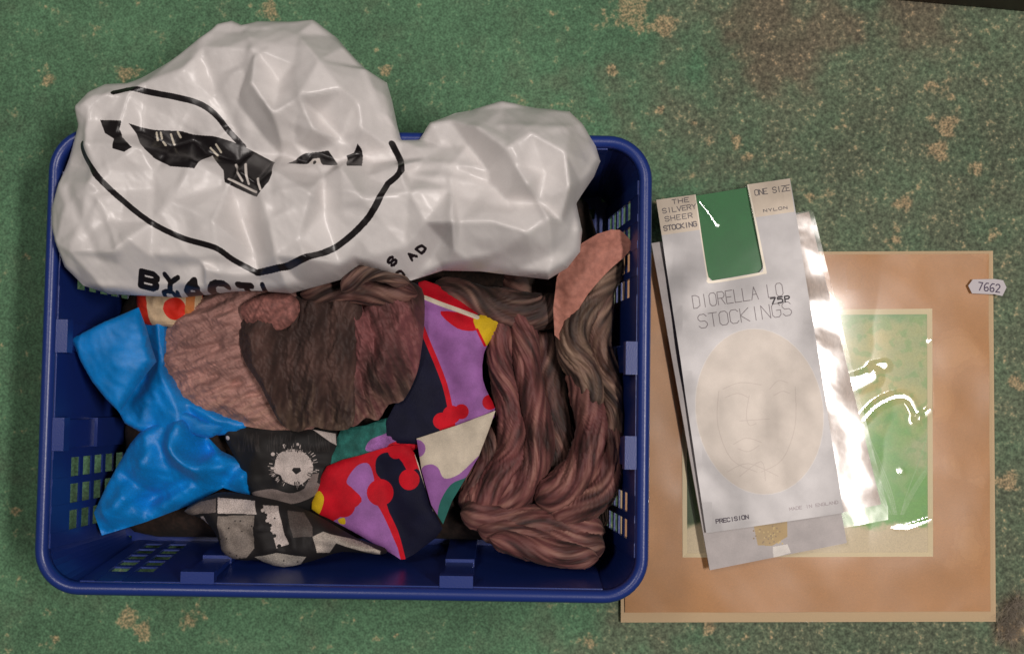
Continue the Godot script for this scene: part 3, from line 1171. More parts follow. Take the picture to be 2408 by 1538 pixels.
func crinkled_scarf() -> void:
	var o := thing("crinkled_scarf", "long dusty mauve and brown crinkled scarf lying in twisted pleats along the basket's right side", "scarf")
	var m := gauze("mauve_gauze")
	for run in [
		[0.056, 0.15, 0.0, 1180, 640, 120, 0.016, 1290, 720, 110, 0.018, 1310, 860, 105, 0.016, 1310, 1000, 110, 0.016, 1290, 1110, 120, 0.016, 1270, 1230, 100, 0.016],
		[0.092, 0.10, 0.0, 1010, 668, 26, 0.010, 1090, 690, 34, 0.016, 1170, 720, 44, 0.020, 1280, 730, 40, 0.016, 1330, 700, 30, 0.010],
		[0.084, 0.75, 0.0, 1140, 700, 26, 0.014, 1175, 770, 40, 0.026, 1180, 860, 34, 0.030, 1200, 960, 36, 0.034, 1210, 1060, 40, 0.032, 1170, 1140, 46, 0.028, 1105, 1215, 44, 0.016],
		[0.088, 0.70, 0.05, 1205, 700, 24, 0.014, 1232, 780, 34, 0.028, 1240, 880, 32, 0.032, 1262, 980, 34, 0.036, 1262, 1070, 36, 0.034, 1222, 1150, 40, 0.028, 1160, 1210, 34, 0.016],
		[0.074, 0.40, 0.10, 1150, 990, 22, 0.014, 1152, 1070, 34, 0.022, 1120, 1140, 40, 0.022, 1085, 1205, 28, 0.012],
		[0.070, 0.15, 0.0, 1280, 760, 30, 0.014, 1290, 860, 34, 0.022, 1310, 980, 38, 0.024, 1310, 1090, 36, 0.022, 1280, 1170, 30, 0.016],
		[0.098, 0.15, 0.50, 1462, 590, 22, 0.014, 1424, 660, 32, 0.030, 1378, 735, 40, 0.034, 1350, 810, 38, 0.034, 1385, 890, 36, 0.032, 1405, 970, 34, 0.028],
		[0.096, 0.35, 0.40, 1436, 640, 18, 0.014, 1416, 720, 30, 0.026, 1410, 800, 34, 0.030, 1430, 880, 32, 0.030, 1444, 960, 26, 0.030, 1446, 1040, 24, 0.024],
		[0.096, 0.72, 0.10, 1350, 850, 24, 0.016, 1380, 930, 36, 0.030, 1400, 1010, 40, 0.036, 1380, 1090, 44, 0.034, 1330, 1150, 44, 0.028, 1260, 1185, 36, 0.018],
		[0.096, 0.65, 0.12, 1428, 900, 20, 0.016, 1442, 990, 26, 0.026, 1432, 1070, 34, 0.028, 1410, 1150, 44, 0.030, 1350, 1205, 40, 0.022, 1290, 1225, 30, 0.014],
		[0.092, 0.55, 0.10, 1080, 1212, 34, 0.012, 1160, 1222, 38, 0.018, 1250, 1235, 40, 0.020, 1340, 1248, 42, 0.020, 1428, 1258, 30, 0.012],
		[0.098, 0.70, 0.18, 1120, 1245, 28, 0.012, 1200, 1258, 34, 0.018, 1290, 1274, 36, 0.020, 1370, 1286, 34, 0.018, 1428, 1296, 24, 0.012],
		[0.112, 0.70, 0.10, 1150, 1272, 22, 0.010, 1240, 1294, 28, 0.014, 1330, 1312, 28, 0.014, 1412, 1322, 20, 0.012],
	]:
		gather(o, "fold", sweep(run.slice(3), run[0] + 0.02), run[0], func(_c: float, g: float, x: float) -> Color: return dye(x, g, run[1], run[2]), m)
	var f := form(rounded(pts([1310, 650, 1370, 570, 1440, 536, 1472, 548, 1486, 584, 1442, 626, 1402, 668, 1368, 715, 1340, 790, 1306, 785], 0.13), 2), 0.126, 0.0, 0.003)
	crease(f, [1310, 650, -2, 1370, 570, 2, 1440, 540, -6, 1480, 575, 0, 1440, 590, 4, 1420, 640, -1, 1390, 620, 5, 1345, 690, 4, 1368, 715, -3, 1325, 780, -14], 2, 0.135)
	f.bumps = [[noise(81, 9.0, true, 2), 0.0012]]
	var p := Paint.new(frame_of(f), 256, Color8(182, 122, 106))
	p.grain(0.12, 0.12, 33, 6.0)
	part("turned_end", skin(f, 0.0018, 0.0012), printed("pale_pink_gauze", p, 0.75), o, "pale pink turned-over end at the top")


# crinkle: pleats that run in one direction (degrees from down the picture), uneven and crossed by finer ones
func pleats(f: Form, degrees: float, amount: float, seed_: int) -> void:
	f.weaves.append([Vector2(cos(deg_to_rad(degrees)), sin(deg_to_rad(degrees))), noise(seed_, 2.8, true, 2), amount, 0.16])
	f.weaves.append([Vector2(cos(deg_to_rad(degrees + 12.0)), sin(deg_to_rad(degrees + 12.0))), noise(seed_ + 1, 8.5, false, 2), amount * 2.2, 0.2])
	f.bumps = [[noise(seed_ + 2, 16.0, true, 3), amount * 0.9], [noise(seed_ + 3, 4.5, true, 2), amount * 0.25]]


func dyed(f: Form, dark: Color, light: Color, tan_: Color, degrees: float, lean: float, seed_: int) -> StandardMaterial3D:
	var p := Paint.new(frame_of(f), 420, Color.BLACK)
	var n1 := noise(seed_, 30.0, false, 3)
	var n2 := noise(seed_ + 1, 5.0, false, 2)
	var d := Vector2(cos(deg_to_rad(degrees)), sin(deg_to_rad(degrees)))
	for y in p.img.get_height():
		for x in p.img.get_width():
			var q := p.rect.position + Vector2(x, y) / p.scale
			var u := q.dot(d) * 1000.0
			var v := q.dot(d.orthogonal()) * 1000.0
			var a := n1.get_noise_2d(u, v * 0.4)
			var b := n2.get_noise_2d(u, v * 0.15)
			var c := dark.lerp(light, clampf(lean + a * 1.1 + b * 0.2, 0.0, 1.0))
			c = c.lerp(tan_, clampf(float(y) / p.img.get_height() * 1.6 - 1.15 + b * 0.5, 0.0, 0.7))
			p.img.set_pixel(x, y, (c * (1.0 + b * 0.15)).clamp().linear_to_srgb())
	p.grain(0.10, 0.08, seed_, 5.0)
	var m := printed("crinkled_gauze", p, 0.75)
	m.rim_enabled = true
	m.rim = 0.08
	m.rim_tint = 0.9
	return m


func gathered_scarf() -> void:
	var o := thing("gathered_scarf", "pink mauve crinkled scarf with a brown folded middle gathered at the basket's centre", "scarf")
	var pink := Color(0.40, 0.21, 0.18)
	var mauve := Color(0.175, 0.060, 0.060)
	var brown := Color(0.040, 0.020, 0.016)
	var taupe := Color(0.19, 0.125, 0.085)
	var f := form(rounded(pts([560, 660, 470, 690, 420, 722, 385, 758, 360, 800, 357, 850, 382, 905, 432, 955, 510, 990, 600, 1010, 680, 1014, 740, 1000, 760, 900, 740, 760, 700, 680], 0.12), 3), 0.100, 0.003, 0.008)
	crease(f, [560, 660, 16, 470, 690, 8, 420, 722, 4, 360, 800, -3, 357, 850, -2, 382, 905, -4, 432, 955, -3, 510, 990, -5, 600, 1010, -4, 680, 1014, -2, 450, 800, 14, 420, 850, 8, 500, 850, 18, 480, 770, 10, 530, 760, 19, 520, 920, 12, 460, 905, 9, 580, 860, 12, 600, 960, 6, 560, 800, 16, 570, 940, 10, 700, 800, 10, 740, 900, 10, 640, 720, 18, 400, 790, 5], 3, 0.12)
	ridge(f, [430, 760, 480, 745, 540, 752], 0.007, 0.006)
	ridge(f, [395, 810, 450, 825, 520, 815], -0.006, 0.006)
	ridge(f, [410, 900, 470, 880, 560, 900], -0.007, 0.006)
	ridge(f, [470, 960, 520, 950, 590, 980], 0.005, 0.005)
	pleats(f, 62.0, 0.0017, 411)
	part("pink_end", skin(f, 0.0011, 0.0014), dyed(f, pink * 0.72, pink * 1.1, Color(0.36, 0.21, 0.15), 62.0, 0.55, 421), o)
	f = form(rounded(pts([548, 792, 560, 742, 620, 700, 700, 690, 780, 680, 840, 700, 838, 800, 825, 900, 822, 1000, 770, 1014, 720, 1004, 690, 1018, 650, 1000, 620, 950, 595, 900, 562, 850], 0.14), 3), 0.118, 0.004, 0.008)
	crease(f, [548, 792, 2, 560, 742, 6, 620, 700, 10, 700, 690, 4, 780, 680, 10, 840, 700, 4, 838, 800, 2, 822, 1000, -4, 770, 1014, -6, 700, 1016, -8, 650, 1000, -6, 595, 900, 2, 562, 850, 3, 590, 800, 16, 640, 780, 22, 630, 880, 18, 665, 960, 8, 690, 800, 6, 695, 900, 4, 710, 980, -2, 740, 780, 20, 745, 880, 22, 750, 970, 6, 790, 800, 10, 790, 900, 8, 790, 980, 0, 640, 740, 16], 2, 0.13)
	ridge(f, [600, 790, 610, 860, 650, 950, 670, 1000], 0.008, 0.006)
	ridge(f, [665, 760, 662, 860, 690, 1000], -0.012, 0.006)
	ridge(f, [770, 720, 765, 860, 775, 990], -0.012, 0.006)
	pleats(f, 8.0, 0.0017, 431)
	part("brown_fold", skin(f, 0.0011, 0.0014), dyed(f, brown, Color(0.100, 0.050, 0.040), taupe * 0.8, 8.0, 0.35, 441), o)
	f = form(rounded(pts([800, 700, 850, 660, 930, 650, 985, 670, 992, 740, 984, 820, 972, 880, 940, 942, 905, 952, 880, 990, 850, 984, 820, 1006, 792, 985, 815, 900, 822, 800], 0.14), 3), 0.110, 0.004, 0.008)
	crease(f, [800, 700, 6, 850, 660, 12, 985, 670, 10, 992, 740, 6, 984, 820, 0, 940, 942, -6, 880, 985, -6, 820, 1004, -6, 792, 985, 0, 815, 900, 8, 822, 800, 10, 860, 780, 22, 870, 880, 16, 850, 960, 4, 910, 740, 16, 920, 840, 18, 950, 800, 10, 940, 880, 4, 900, 920, 6, 930, 700, 20, 840, 860, 12], 3, 0.13)
	ridge(f, [850, 720, 880, 800, 850, 900, 860, 970], -0.011, 0.006)
	ridge(f, [980, 720, 920, 800, 900, 900], 0.008, 0.006)
	pleats(f, -24.0, 0.0020, 451)
	part("mauve_fold", skin(f, 0.0011, 0.0014), dyed(f, brown * 1.1, mauve * 1.2, taupe, -24.0, 0.62, 461), o)
	var top := flat(730, 660, 0.14)
	var fine := noise(401, 3.8, true, 2)
	var curl := form(rounded(pts([560, 720, 600, 694, 650, 684, 690, 696, 700, 730, 672, 768, 620, 778, 575, 760], 0.14), 3), 0.131, 0.003, 0.006)
	crease(curl, [560, 720, 0, 600, 694, 6, 650, 684, 4, 690, 696, 2, 700, 730, 0, 672, 768, 0, 575, 760, 0, 640, 715, 12, 660, 740, 4, 600, 740, 8], 2, 0.145)
	curl.rays = [[top, 0.06, fine, 0.0016, 60.0]]
	var p := Paint.new(frame_of(curl), 200, Color8(138, 90, 83))
	p.grain(0.12, 0.35, 35, 6.0)
	part("curled_edge", skin(curl, 0.0012, 0.0012), printed("pink_gauze_curl", p, 0.75), o)
	var g := gauze("brown_gauze")
	for run in [[0.160, 0.25, 0.25, 800, 684, 18, 0.008, 846, 640, 22, 0.012, 900, 634, 24, 0.012, 960, 664, 20, 0.008], [0.128, 0.35, 0.10, 700, 690, 24, 0.010, 790, 676, 30, 0.014, 890, 680, 34, 0.016, 980, 690, 26, 0.010]]:
		gather(o, "raised_fold", sweep(run.slice(3), run[0] + 0.01), run[0], func(_c: float, l: float, x: float) -> Color: return dye(x, l, run[1], run[2]), g)


# ---------------------------------------------------------------- carrier bag
func carrier_bag() -> void:
	var o := thing("carrier_bag", "bulging white plastic carrier bag with black printed oval on top of basket", "bag")
	var edge_ := [115, 490, 132, 430, 152, 382, 183, 295, 178, 255, 205, 214, 245, 193, 300, 192, 340, 172, 420, 125, 480, 84, 510, 54, 545, 45, 572, 58, 602, 45, 690, 48, 740, 47, 790, 84, 830, 130, 860, 160,
		908, 190, 920, 232, 932, 290, 942, 326, 985, 325, 1010, 286, 1070, 262, 1110, 255, 1180, 238, 1260, 250, 1340, 258, 1372, 290, 1402, 340, 1413, 376, 1398, 412, 1372, 450, 1356, 475, 1370, 540, 1365, 590, 1335, 628,
		1290, 655, 1200, 645, 1130, 636, 1040, 634, 965, 658, 900, 640, 845, 625, 800, 655, 740, 672, 680, 688, 600, 682, 540, 684, 480, 692, 420, 698, 340, 694, 250, 690, 190, 670, 150, 630, 126, 570, 117, 530]
	var f := form(rounded(pts(edge_, 0.166), 1), 0.160, 0.060, 0.055)
	f.edge = 0.005
	f.rise = 0.010
	f.low = 0.1605
	f.bumps = [[noise(101, 55.0, true, 2), 0.0010], [noise(104, 5.0), 0.00022]]
	var upper := [575, 66, 10, 600, 115, 30, 590, 190, 44, 640, 265, 42, 690, 335, 12, 480, 110, 16, 430, 160, 20, 340, 190, 14, 500, 230, 16, 450, 250, 16, 545, 290, 9, 700, 80, 22, 690, 150, 34, 700, 225, 52, 745, 262, 28, 800, 205, 46,
		815, 110, 18, 750, 140, 44, 880, 210, 14, 900, 270, 10, 850, 300, 26, 800, 325, 14, 740, 305, 34, 860, 160, 18, 925, 300, 4, 545, 70, 6, 620, 60, 12, 655, 190, 28, 840, 235, 30, 560, 240, 14, 615, 315, 12, 660, 330, 20]
	var fold := [565, 330, 5, 600, 358, 3, 660, 362, 3, 740, 360, 3, 850, 362, 3, 920, 352, 4, 200, 338, 16, 330, 350, 26, 450, 372, 30, 560, 398, 32, 640, 398, 34, 800, 394, 34, 940, 390, 32, 1060, 385, 28, 1150, 405, 22,
		565, 384, 4, 640, 384, 4, 720, 384, 4, 800, 382, 4, 880, 382, 4, 940, 378, 4, 1000, 372, 16, 480, 360, 6, 400, 346, 10,
		235, 285, 10, 330, 312, 6, 450, 328, 2, 220, 225, 12, 300, 215, 18, 200, 280, 10, 980, 345, 10, 1040, 345, 8, 270, 318, 18]
	var lower := [240, 450, 24, 300, 560, 40, 280, 620, 22, 400, 470, 34, 500, 520, 42, 430, 590, 30, 540, 430, 24, 572, 520, 8, 600, 600, 6, 612, 645, 6, 600, 430, 34, 630, 520, 40, 645, 600, 34, 730, 452, 50, 760, 490, 30, 850, 465, 46,
		700, 560, 38, 850, 550, 28, 720, 605, 42, 800, 620, 18, 700, 660, 8, 520, 640, 22, 400, 650, 12, 960, 450, 38, 960, 415, 20, 860, 412, 24, 760, 415, 26, 1000, 520, 38, 950, 580, 24, 1020, 600, 8, 1060, 440, 34, 1066, 520, 54, 1068, 590, 28, 1038, 560, 22,
		1082, 520, 44, 150, 480, 16, 160, 590, 20, 360, 400, 22, 250, 520, 22, 470, 612, 24, 480, 628, 30, 350, 600, 26, 880, 600, 18, 230, 400, 22, 205, 430, 28, 265, 590, 34, 190, 520, 20, 360, 520, 28]
	var lobe_ := [1060, 280, 8, 1110, 270, 14, 1180, 255, 14, 1120, 300, 34, 1190, 350, 54, 1240, 430, 60, 1290, 510, 50, 1100, 340, 14, 1150, 430, 18, 1190, 470, 26, 1160, 520, 46, 1240, 545, 44, 1320, 520, 28, 1250, 310, 54, 1340, 300, 20,
		1270, 265, 14, 1330, 360, 46, 1385, 385, 14, 1340, 440, 48, 1345, 540, 10, 1300, 600, 16, 1180, 590, 28, 1100, 610, 20, 1220, 630, 6, 1280, 400, 38, 1120, 460, 28, 1020, 300, 6, 1210, 385, 52, 1265, 470, 40, 1365, 430, 18]
	for e in [[575, 70, 598, 118, 590, 190, 640, 265, 690, 335], [640, 265, 700, 300, 780, 330, 850, 345], [640, 392, 800, 390, 940, 388, 1060, 386, 1150, 402], [200, 337, 330, 348, 450, 370], [195, 340, 240, 470, 290, 590], [540, 430, 572, 520, 608, 640],
			[1110, 300, 1190, 350, 1240, 430, 1290, 510], [1066, 430, 1064, 520, 1068, 590], [960, 415, 1060, 422, 1160, 440], [1180, 300, 1250, 312, 1340, 300], [250, 215, 205, 260, 198, 330], [380, 600, 450, 610, 540, 600], [840, 90, 860, 160, 880, 210, 900, 270], [640, 470, 740, 450, 860, 466]]:
		ridge(f, e, 0.0016, 0.0045, 1, 0.19)
	for e in [[470, 130, 510, 220, 555, 310], [1010, 600, 1050, 560, 1075, 520], [660, 500, 740, 490, 860, 500], [420, 625, 520, 620, 600, 650], [1100, 470, 1180, 490, 1270, 480], [150, 440, 190, 520, 230, 600], [1130, 590, 1200, 600, 1300, 590], [700, 250, 760, 290, 800, 320]]:
		ridge(f, e, -0.0022, 0.005, 0, 0.19)
	var hem := []
	for i in range(0, edge_.size(), 2):
		hem.append_array([edge_[i], edge_[i + 1], [-4, 6, -7, 2, 9, -2][(i / 2) % 6]])
	crease(f, upper + fold + lower + lobe_ + hem, 0, 0.172)
	crumple(f, 0.024, 0.0040, 0)
	var p := Paint.new(frame_of(f), 1400, Color8(228, 224, 222))
	p.grain(0.03, 0.05, 41, 40.0)
	var ink := Color8(24, 20, 22)
	draw(p, f, [268, 217, 310, 209, 380, 222, 460, 240, 505, 268, 535, 305, 572, 345], ink, 0.0042)
	draw(p, f, [194, 338, 200, 365, 225, 410, 275, 460, 350, 520, 430, 560, 505, 582, 550, 612, 604, 641], ink, 0.0040)
	draw(p, f, [604, 641, 680, 625, 760, 595, 830, 550, 880, 490, 912, 432], ink, 0.0046)
	draw(p, f, [912, 432, 938, 408, 944, 385, 922, 338], ink, 0.0046)
	draw(p, f, [235, 282, 285, 284, 281, 304, 287, 322, 310, 346, 292, 357, 265, 349, 268, 326, 247, 313], ink)
	draw(p, f, [303, 290, 366, 306, 432, 310, 500, 320, 548, 334, 592, 354, 648, 382, 640, 408, 632, 426, 604, 463, 529, 429, 526, 401, 500, 366, 457, 396, 401, 391, 363, 372, 329, 336], ink)
	for e in [[555, 388, 570, 425], [578, 386, 585, 432], [538, 421, 603, 452], [607, 420, 612, 445]]:
		draw(p, f, e, Color8(226, 219, 212), 0.0018)
	for e in [[368, 312, 371, 330], [378, 312, 381, 326], [384, 334, 390, 342], [402, 316, 410, 340], [418, 310, 424, 322], [495, 348, 512, 366], [508, 340, 520, 358]]:
		draw(p, f, e, Color8(206, 198, 180), 0.0016)
	draw(p, f, [676, 385, 700, 372, 720, 360, 772, 354, 795, 388, 760, 388, 745, 372, 722, 386], ink)
	draw(p, f, [815, 366, 832, 360, 841, 338, 850, 350, 851, 390, 816, 390], ink)
	draw(p, f, [725, 385, 735, 374, 752, 372, 756, 386], Color8(226, 219, 212))
	dot(p, f, 740, 382, 0.0014, ink)
	# lettering round the foot of the oval, half turned under
	write(p, f, "B", 334, 638, Vector2(36, 9), Vector2(-3, 34), 0.3, 0.0040, ink)
	write(p, f, "Y", 388, 646, Vector2(30, 7), Vector2(-3, 30), 0.3, 0.0038, ink)
	write(p, f, "A", 442, 656, Vector2(30, 4), Vector2(-3, 30), 0.3, 0.0040, ink)
	write(p, f, "C", 500, 664, Vector2(34, 4), Vector2(0, 30), 0.3, 0.0042, ink)
	write(p, f, "T", 560, 670, Vector2(30, 2), Vector2(0, 28), 0.3, 0.0040, ink)
	write(p, f, "I", 606, 671, Vector2(22, -2), Vector2(0, 26), 0.3, 0.0040, ink)
	write(p, f, "OUR", 385, 684, Vector2(24, 3), Vector2(0, 22), 0.35, 0.0030, ink)
	write(p, f, "S", 910, 614, Vector2(11, -11), Vector2(13, 12), 0.3, 0.0019, ink)
	write(p, f, "O", 930, 644, Vector2(12, -8), Vector2(10, 12), 0.3, 0.0018, ink)
	write(p, f, "A", 956, 602, Vector2(11, -9), Vector2(13, 10), 0.3, 0.0018, ink)
	write(p, f, "D", 978, 586, Vector2(12, -10), Vector2(13, 10), 0.3, 0.0018, ink)
	var m := printed("white_polythene", p, 0.36)
	m.metallic_specular = 0.55
	m.backlight_enabled = true
	m.backlight = Color(0.12, 0.115, 0.11)
	part("bag_body", skin(f, 0.0016, 0.158, true), m, o)


# ---------------------------------------------------------------- mounted print and packets
func card(called: String, parent: Node, list: Array, height: float, thick: float, m: Material, warp := 0.0, seed_ := 1, cell := 0.012) -> Form:
	var f := form(pts(list, height), height)
	if warp > 0.0:
		f.bumps = [[noise(seed_, 120.0, false, 2), warp]]
	part(called, skin(f, cell, thick), m, parent)
	return f


func film(rough: float, alpha: float) -> StandardMaterial3D:
	var m := mat("cellophane", Color(1, 1, 1, alpha), rough)
	m.transparency = BaseMaterial3D.TRANSPARENCY_ALPHA
	return m


func mounted_print() -> void:
	var o := thing("mounted_print", "green print in tan card mount sealed in clear film beside the basket", "picture")
	var cream := mat("cream_board", Color8(214, 186, 146), 0.7)
	card("backing_board", o, [1458, 594, 2335, 590, 2342, 1462, 1460, 1464], 0.0055, 0.0025, cream)
	# tan mount: four boards round the window
	var p := Paint.new(Rect2(0, 0, 1, 1), 512, Color8(194, 140, 84))
	p.grain(0.06, 0.05, 51, 200.0)
	var tan_ := printed("tan_card", p, 0.5)
	tan_.clearcoat_enabled = true
	tan_.clearcoat = 0.22
	tan_.clearcoat_roughness = 0.28
	var y := 0.0080
	var a := [1468, 601, 2325, 597, 2329, 1438, 1470, 1441]
	var w := [1603, 730, 2192, 726, 2194, 1309, 1605, 1311]
	var outer := pts(a, y)
	var hole := pts(w, y)
	var f := form(PackedVector2Array([outer[0], outer[1], outer[2], outer[3], outer[0] + Vector2(0, 0.00004), hole[0] + Vector2(0, 0.00004), hole[3], hole[2], hole[1], hole[0]]), y)
	f.bumps = [[noise(52, 80.0), 0.0012]]
	part("mount", skin(f, 0.008, 0.0018), tan_, o)
	# bevelled cream edge of the window
	var bevel := pts([1614, 743, 2180, 739, 2182, 1299, 1616, 1301], 0.0066)
	var s := Solid.new()
	for k in 4:
		var n := (k + 1) % 4
		s.quad(Vector3(hole[k].x, y + 0.0004, hole[k].y), Vector3(hole[n].x, y + 0.0004, hole[n].y), Vector3(bevel[n].x, 0.0066, bevel[n].y), Vector3(bevel[k].x, 0.0066, bevel[k].y))
	part("bevel", s.done(), mat("cream_bevel", Color8(240, 224, 186), 0.6), o)
	f = form(pts([1606, 733, 2189, 729, 2191, 1306, 1608, 1308], 0.0064), 0.0064)
	var q := Paint.new(frame_of(f), 420, Color8(120, 158, 92))
	var n1 := noise(55, 70.0, false, 4)
	var n2 := noise(56, 18.0, false, 3)
	for j in q.img.get_height():
		for i in q.img.get_width():
			var u := float(i) / q.img.get_width()
			var v := float(j) / q.img.get_height()
			var a1 := n1.get_noise_2d(i * 0.6, j * 0.6)
			var a2 := n2.get_noise_2d(i * 0.6, j * 0.6)
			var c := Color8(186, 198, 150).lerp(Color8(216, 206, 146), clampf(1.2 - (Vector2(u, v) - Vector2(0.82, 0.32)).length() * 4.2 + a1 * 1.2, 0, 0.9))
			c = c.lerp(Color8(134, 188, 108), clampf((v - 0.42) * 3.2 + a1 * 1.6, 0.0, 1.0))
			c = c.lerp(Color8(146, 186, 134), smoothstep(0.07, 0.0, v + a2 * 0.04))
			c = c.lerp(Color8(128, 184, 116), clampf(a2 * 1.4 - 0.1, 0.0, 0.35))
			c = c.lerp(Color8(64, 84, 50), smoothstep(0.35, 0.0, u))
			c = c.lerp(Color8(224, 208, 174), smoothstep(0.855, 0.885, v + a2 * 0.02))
			q.img.set_pixel(i, j, c)
	for k in 14:
		var a0 := rng.randf_range(-0.7, 0.7)
		var e := []
		for t in 7:
			e.append_array([2110 + sin(a0 + t * 0.22 * signf(a0)) * (30 + t * 16.0) * (0.6 if k % 2 else 1.0), 1210 - t * 34.0])
		draw(q, f, e, Color8(168, 204, 150), 0.0006)
	q.grain(0.10, 0.0, 57)
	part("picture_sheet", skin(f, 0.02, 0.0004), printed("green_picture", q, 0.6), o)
	# clear sleeve lying over it, slack and rucked
	f = form(pts([1458, 594, 2335, 590, 2342, 1462, 1460, 1464], 0.0095), 0.0092)
	f.bumps = [[noise(58, 130.0, false, 2), 0.0003]]
	f.slope = Vector2(-0.012, 0.0)
	for e in [[0.0022, 2030, 985, 2060, 955, 2100, 935, 2135, 935, 2155, 965, 2158, 985], [0.0026, 2142, 990, 2165, 985, 2188, 968], [0.0022, 2104, 1238, 2140, 1240, 2190, 1225], [0.0044, 2005, 903, 2030, 896, 2052, 886], [0.0028, 2052, 866, 2082, 860], [0.0020, 2112, 1100, 2122, 1108], [0.0016, 2172, 812, 2190, 800]]:
		ruck(f, e.slice(1), e[0])
	f.low = 0.0085
	part("clear_sleeve", skin(f, 0.0012, 0.00015), film(0.07, 0.0), o)
	f = form(pts([2277, 672, 2288, 657, 2340, 656, 2360, 659, 2368, 676, 2358, 696, 2340, 692, 2286, 690], 0.0125), 0.0120)
	f.slope = Vector2(-0.03, 0.0)
	q = Paint.new(frame_of(f), 200, Color8(206, 200, 204))
	write(q, f, "7662", 2302, 664, Vector2(9, 1), Vector2(-1, 18), 0.5, 0.0010, Color8(70, 58, 84))
	part("price_label", skin(f, 0.006, 0.0005), printed("label_paper", q, 0.6), o, "small white price sticker with numbers overhanging the right edge")


func packets() -> void:
	var ink := Color8(88, 84, 86)
	# glossy packet furthest under
	var o := thing("glossy_packet", "beige packet in shiny crinkled cellophane, lowest and rightmost of three", "packet", "stocking packets")
	var q := Paint.new(Rect2(0, 0, 1, 1), 128, Color8(192, 176, 164))
	q.grain(0.08, 0.12, 60)
	card("tissue", o, [1760, 532, 1902, 498, 2072, 1186, 1930, 1216], 0.0150, 0.003, printed("beige_tissue", q, 0.6), 0.0015, 61)
	var f := form(rounded(pts([1740, 536, 1760, 528, 1905, 494, 1912, 498, 2088, 1196, 2088, 1222, 1980, 1242, 1900, 1250], 0.0170), 1), 0.0176)
	f.bumps = [[noise(62, 95.0, false, 2), 0.0024], [noise(63, 14.0, true, 2), 0.00005]]
	f.low = 0.0158
	part("cellophane", skin(f, 0.0022, 0.00015), film(0.20, 0.0), o)
	# grey packet in the middle
	o = thing("grey_packet", "grey stocking packet with gold sticker, between the other two packets", "packet", "stocking packets")
	f = form(pts([1532, 572, 1850, 520, 1992, 1277, 1669, 1341], 0.0205), 0.0205)
	f.bumps = [[noise(64, 120.0), 0.0010]]
	q = Paint.new(frame_of(f), 420, Color8(168, 160, 158))
	draw(q, f, [1768, 1215, 1850, 1205, 1852, 1262, 1815, 1284, 1782, 1282], Color8(168, 136, 66))
	for k in 40:
		dot(q, f, rng.randf_range(1772, 1846), rng.randf_range(1228, 1280), 0.0007, [Color8(198, 170, 96), Color8(128, 98, 44)][k % 2])
	draw(q, f, [1817, 1286, 1852, 1280, 1860, 1300, 1819, 1312], Color8(222, 216, 208))
	q.grain(0.08, 0.10, 65)
	part("card_sleeve", skin(f, 0.01, 0.0035), printed("grey_card", q, 0.4), o)
	# silver packet on top, with a cut-out at its head
	o = thing("silver_packet", "silver stockings packet with oval panel and green cut-out, on top of others", "packet", "stocking packets")
	var y := 0.0255
	f = form(pts([1543, 470, 1636, 457, 1663, 638, 1666, 652, 1675, 660, 1785, 641, 1793, 635, 1794, 624, 1757, 434, 1857, 420, 1984, 1206, 1661, 1254], y), y)
	f.bumps = [[noise(67, 120.0), 0.0030]]
	q = Paint.new(frame_of(f), 900, Color8(174, 172, 172))
	var across := Vector2(0.989, -0.145)
	var down := Vector2(0.148, 0.989)
	# pale head, thin bright line round the cut-out, oval panel
	draw(q, f, [1543, 470, 1636, 457, 1648, 540, 1556, 553], Color8(190, 178, 162))
	draw(q, f, [1757, 434, 1857, 420, 1868, 498, 1770, 512], Color8(190, 178, 162))
	draw(q, f, [1636, 457, 1663, 638, 1666, 654, 1676, 663, 1786, 644, 1797, 636, 1797, 624, 1757, 434], Color8(214, 206, 190), 0.0022)
	var mid := Vector2(1786, 968)
	for ring in [[151, 197, Color8(184, 180, 176)], [149, 195, Color8(179, 171, 162)]]:
		var e := []
		for k in 48:
			var v: Vector2 = mid + across * cos(k * TAU / 48) * ring[0] + down * sin(k * TAU / 48) * ring[1]
			e.append_array([v.x, v.y])
		draw(q, f, e, ring[2])
	# faint face drawn in the oval
	var faint := Color8(168, 159, 151)
	for e in [[1700, 915, 1740, 900, 1790, 905], [1810, 915, 1830, 895, 1852, 900], [1705, 935, 1735, 925, 1760, 935], [1820, 930, 1840, 920, 1856, 925], [1762, 930, 1755, 975, 1762, 1000, 1778, 996], [1725, 1045, 1755, 1030, 1790, 1040],
			[1735, 1055, 1760, 1062, 1785, 1048], [1690, 920, 1688, 1000, 1720, 1080, 1780, 1110], [1870, 910, 1870, 1000, 1840, 1080, 1790, 1110], [1710, 1110, 1760, 1090, 1830, 1120], [1740, 1120, 1790, 1085, 1800, 1130], [1740, 990, 1810, 985]]:
		draw(q, f, e, faint, 0.0007)
	write(q, f, "THE", 1580, 470, across * 10, down * 10, 0.45, 0.0007, ink)
	write(q, f, "SILVERY", 1557, 491, across * 9, down * 11, 0.3, 0.0007, ink)
	write(q, f, "SHEER", 1563, 510, across * 9.5, down * 11, 0.45, 0.0007, ink)
	write(q, f, "STOCKING", 1560, 532, across * 8, down * 11, 0.25, 0.0009, ink)
	write(q, f, "ONE SIZE", 1774, 447, across * 8.5, down * 13, 0.25, 0.0007, ink)
	write(q, f, "NYLON", 1795, 493, across * 8, down * 6, 0.5, 0.0006, ink)
	write(q, f, "DIORELLA LO", 1627, 696, across * 15.8, down * 30, 0.25, 0.0007, Color8(104, 98, 100))
	write(q, f, "STOCKINGS", 1640, 741, across * 20, down * 32, 0.25, 0.0007, Color8(104, 98, 100))
	write(q, f, "75P", 1812, 702, across * 11, down * 13, 0.5, 0.0013, Color8(34, 30, 34))
	write(q, f, "PRECISION", 1683, 1222, across * 7, down * 9, 0.25, 0.0008, Color8(70, 64, 72))
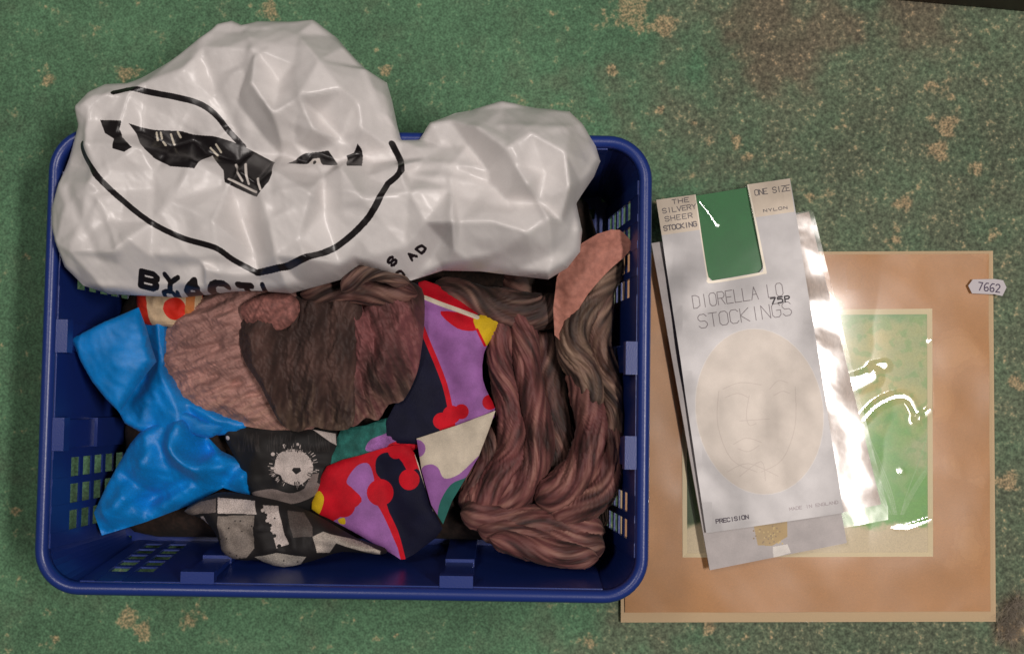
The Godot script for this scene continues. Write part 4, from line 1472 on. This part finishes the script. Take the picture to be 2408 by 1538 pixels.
	write(q, f, "MADE IN ENGLAND", 1856, 1194, across * 6, down * 7, 0.3, 0.0005, Color8(140, 132, 134))
	q.grain(0.06, 0.05, 68)
	var silver := printed("silver_card", q, 0.42)
	silver.metallic = 0.2
	silver.metallic_specular = 0.35
	part("card_sleeve", skin(f, 0.008, 0.0022), silver, o)
	var g := form(pts([1628, 462, 1762, 440, 1802, 652, 1660, 676], y - 0.003), y - 0.0030)
	var gp := Paint.new(frame_of(g), 128, Color8(4, 112, 46))
	gp.grain(0.10, 0.05, 69)
	part("green_insert", skin(g, 0.01, 0.001), printed("green_card", gp, 0.5), o)
	g = form(pts([1634, 460, 1758, 438, 1796, 646, 1664, 664], y - 0.0012), y - 0.0016)
	ruck(g, [1642, 474, 1664, 500, 1684, 528], 0.0014)
	g.bumps = [[noise(70, 90.0), 0.0002]]
	g.low = y - 0.0028
	part("clear_window", skin(g, 0.0014, 0.00012), film(0.09, 0.0), o)


func plinth() -> void:
	var o := thing("cupboard_plinth", "dark brown wooden furniture base at the top right corner", "furniture")
	var a := at(1950, -24, 0.0)
	var b := at(2460, 22, 0.0)
	var along := Vector3(b.x - a.x, 0, b.z - a.z).normalized()
	var s := Solid.new()
	s.box(Vector3(0, 0.003, -0.30), Vector3(0.45, 0.09, 0.0))
	s.box(Vector3(0, 0.003, 0.0), Vector3(0.45, 0.055, 0.004))
	o.position = a
	o.rotation.y = -atan2(along.z, along.x)
	var p := Paint.new(Rect2(0, 0, 1, 1), 128, Color8(52, 30, 22))
	p.grain(0.2, 0.3, 71)
	part("board", s.done(), printed("dark_wood", p, 0.5), o)


func fluff() -> void:
	var o := thing("fluff", "tangle of pale lint and thread at the lower right corner of the floor", "lint")
	var roots := []
	for e in [[2362, 1470, 26], [2380, 1435, 14], [2395, 1462, 16], [2372, 1490, 12], [2392, 1420, 10]]:
		for n in 40:
			var p := at(e[0] + rng.randfn() * e[2] * 0.5, e[1] + rng.randfn() * e[2] * 0.5, 0.003)
			var a := rng.randf() * TAU
			roots.append([p, Vector3(cos(a), 0, sin(a)), 0.2, Color(0.34, 0.29, 0.23)])
	hair(o, roots, 0.012)
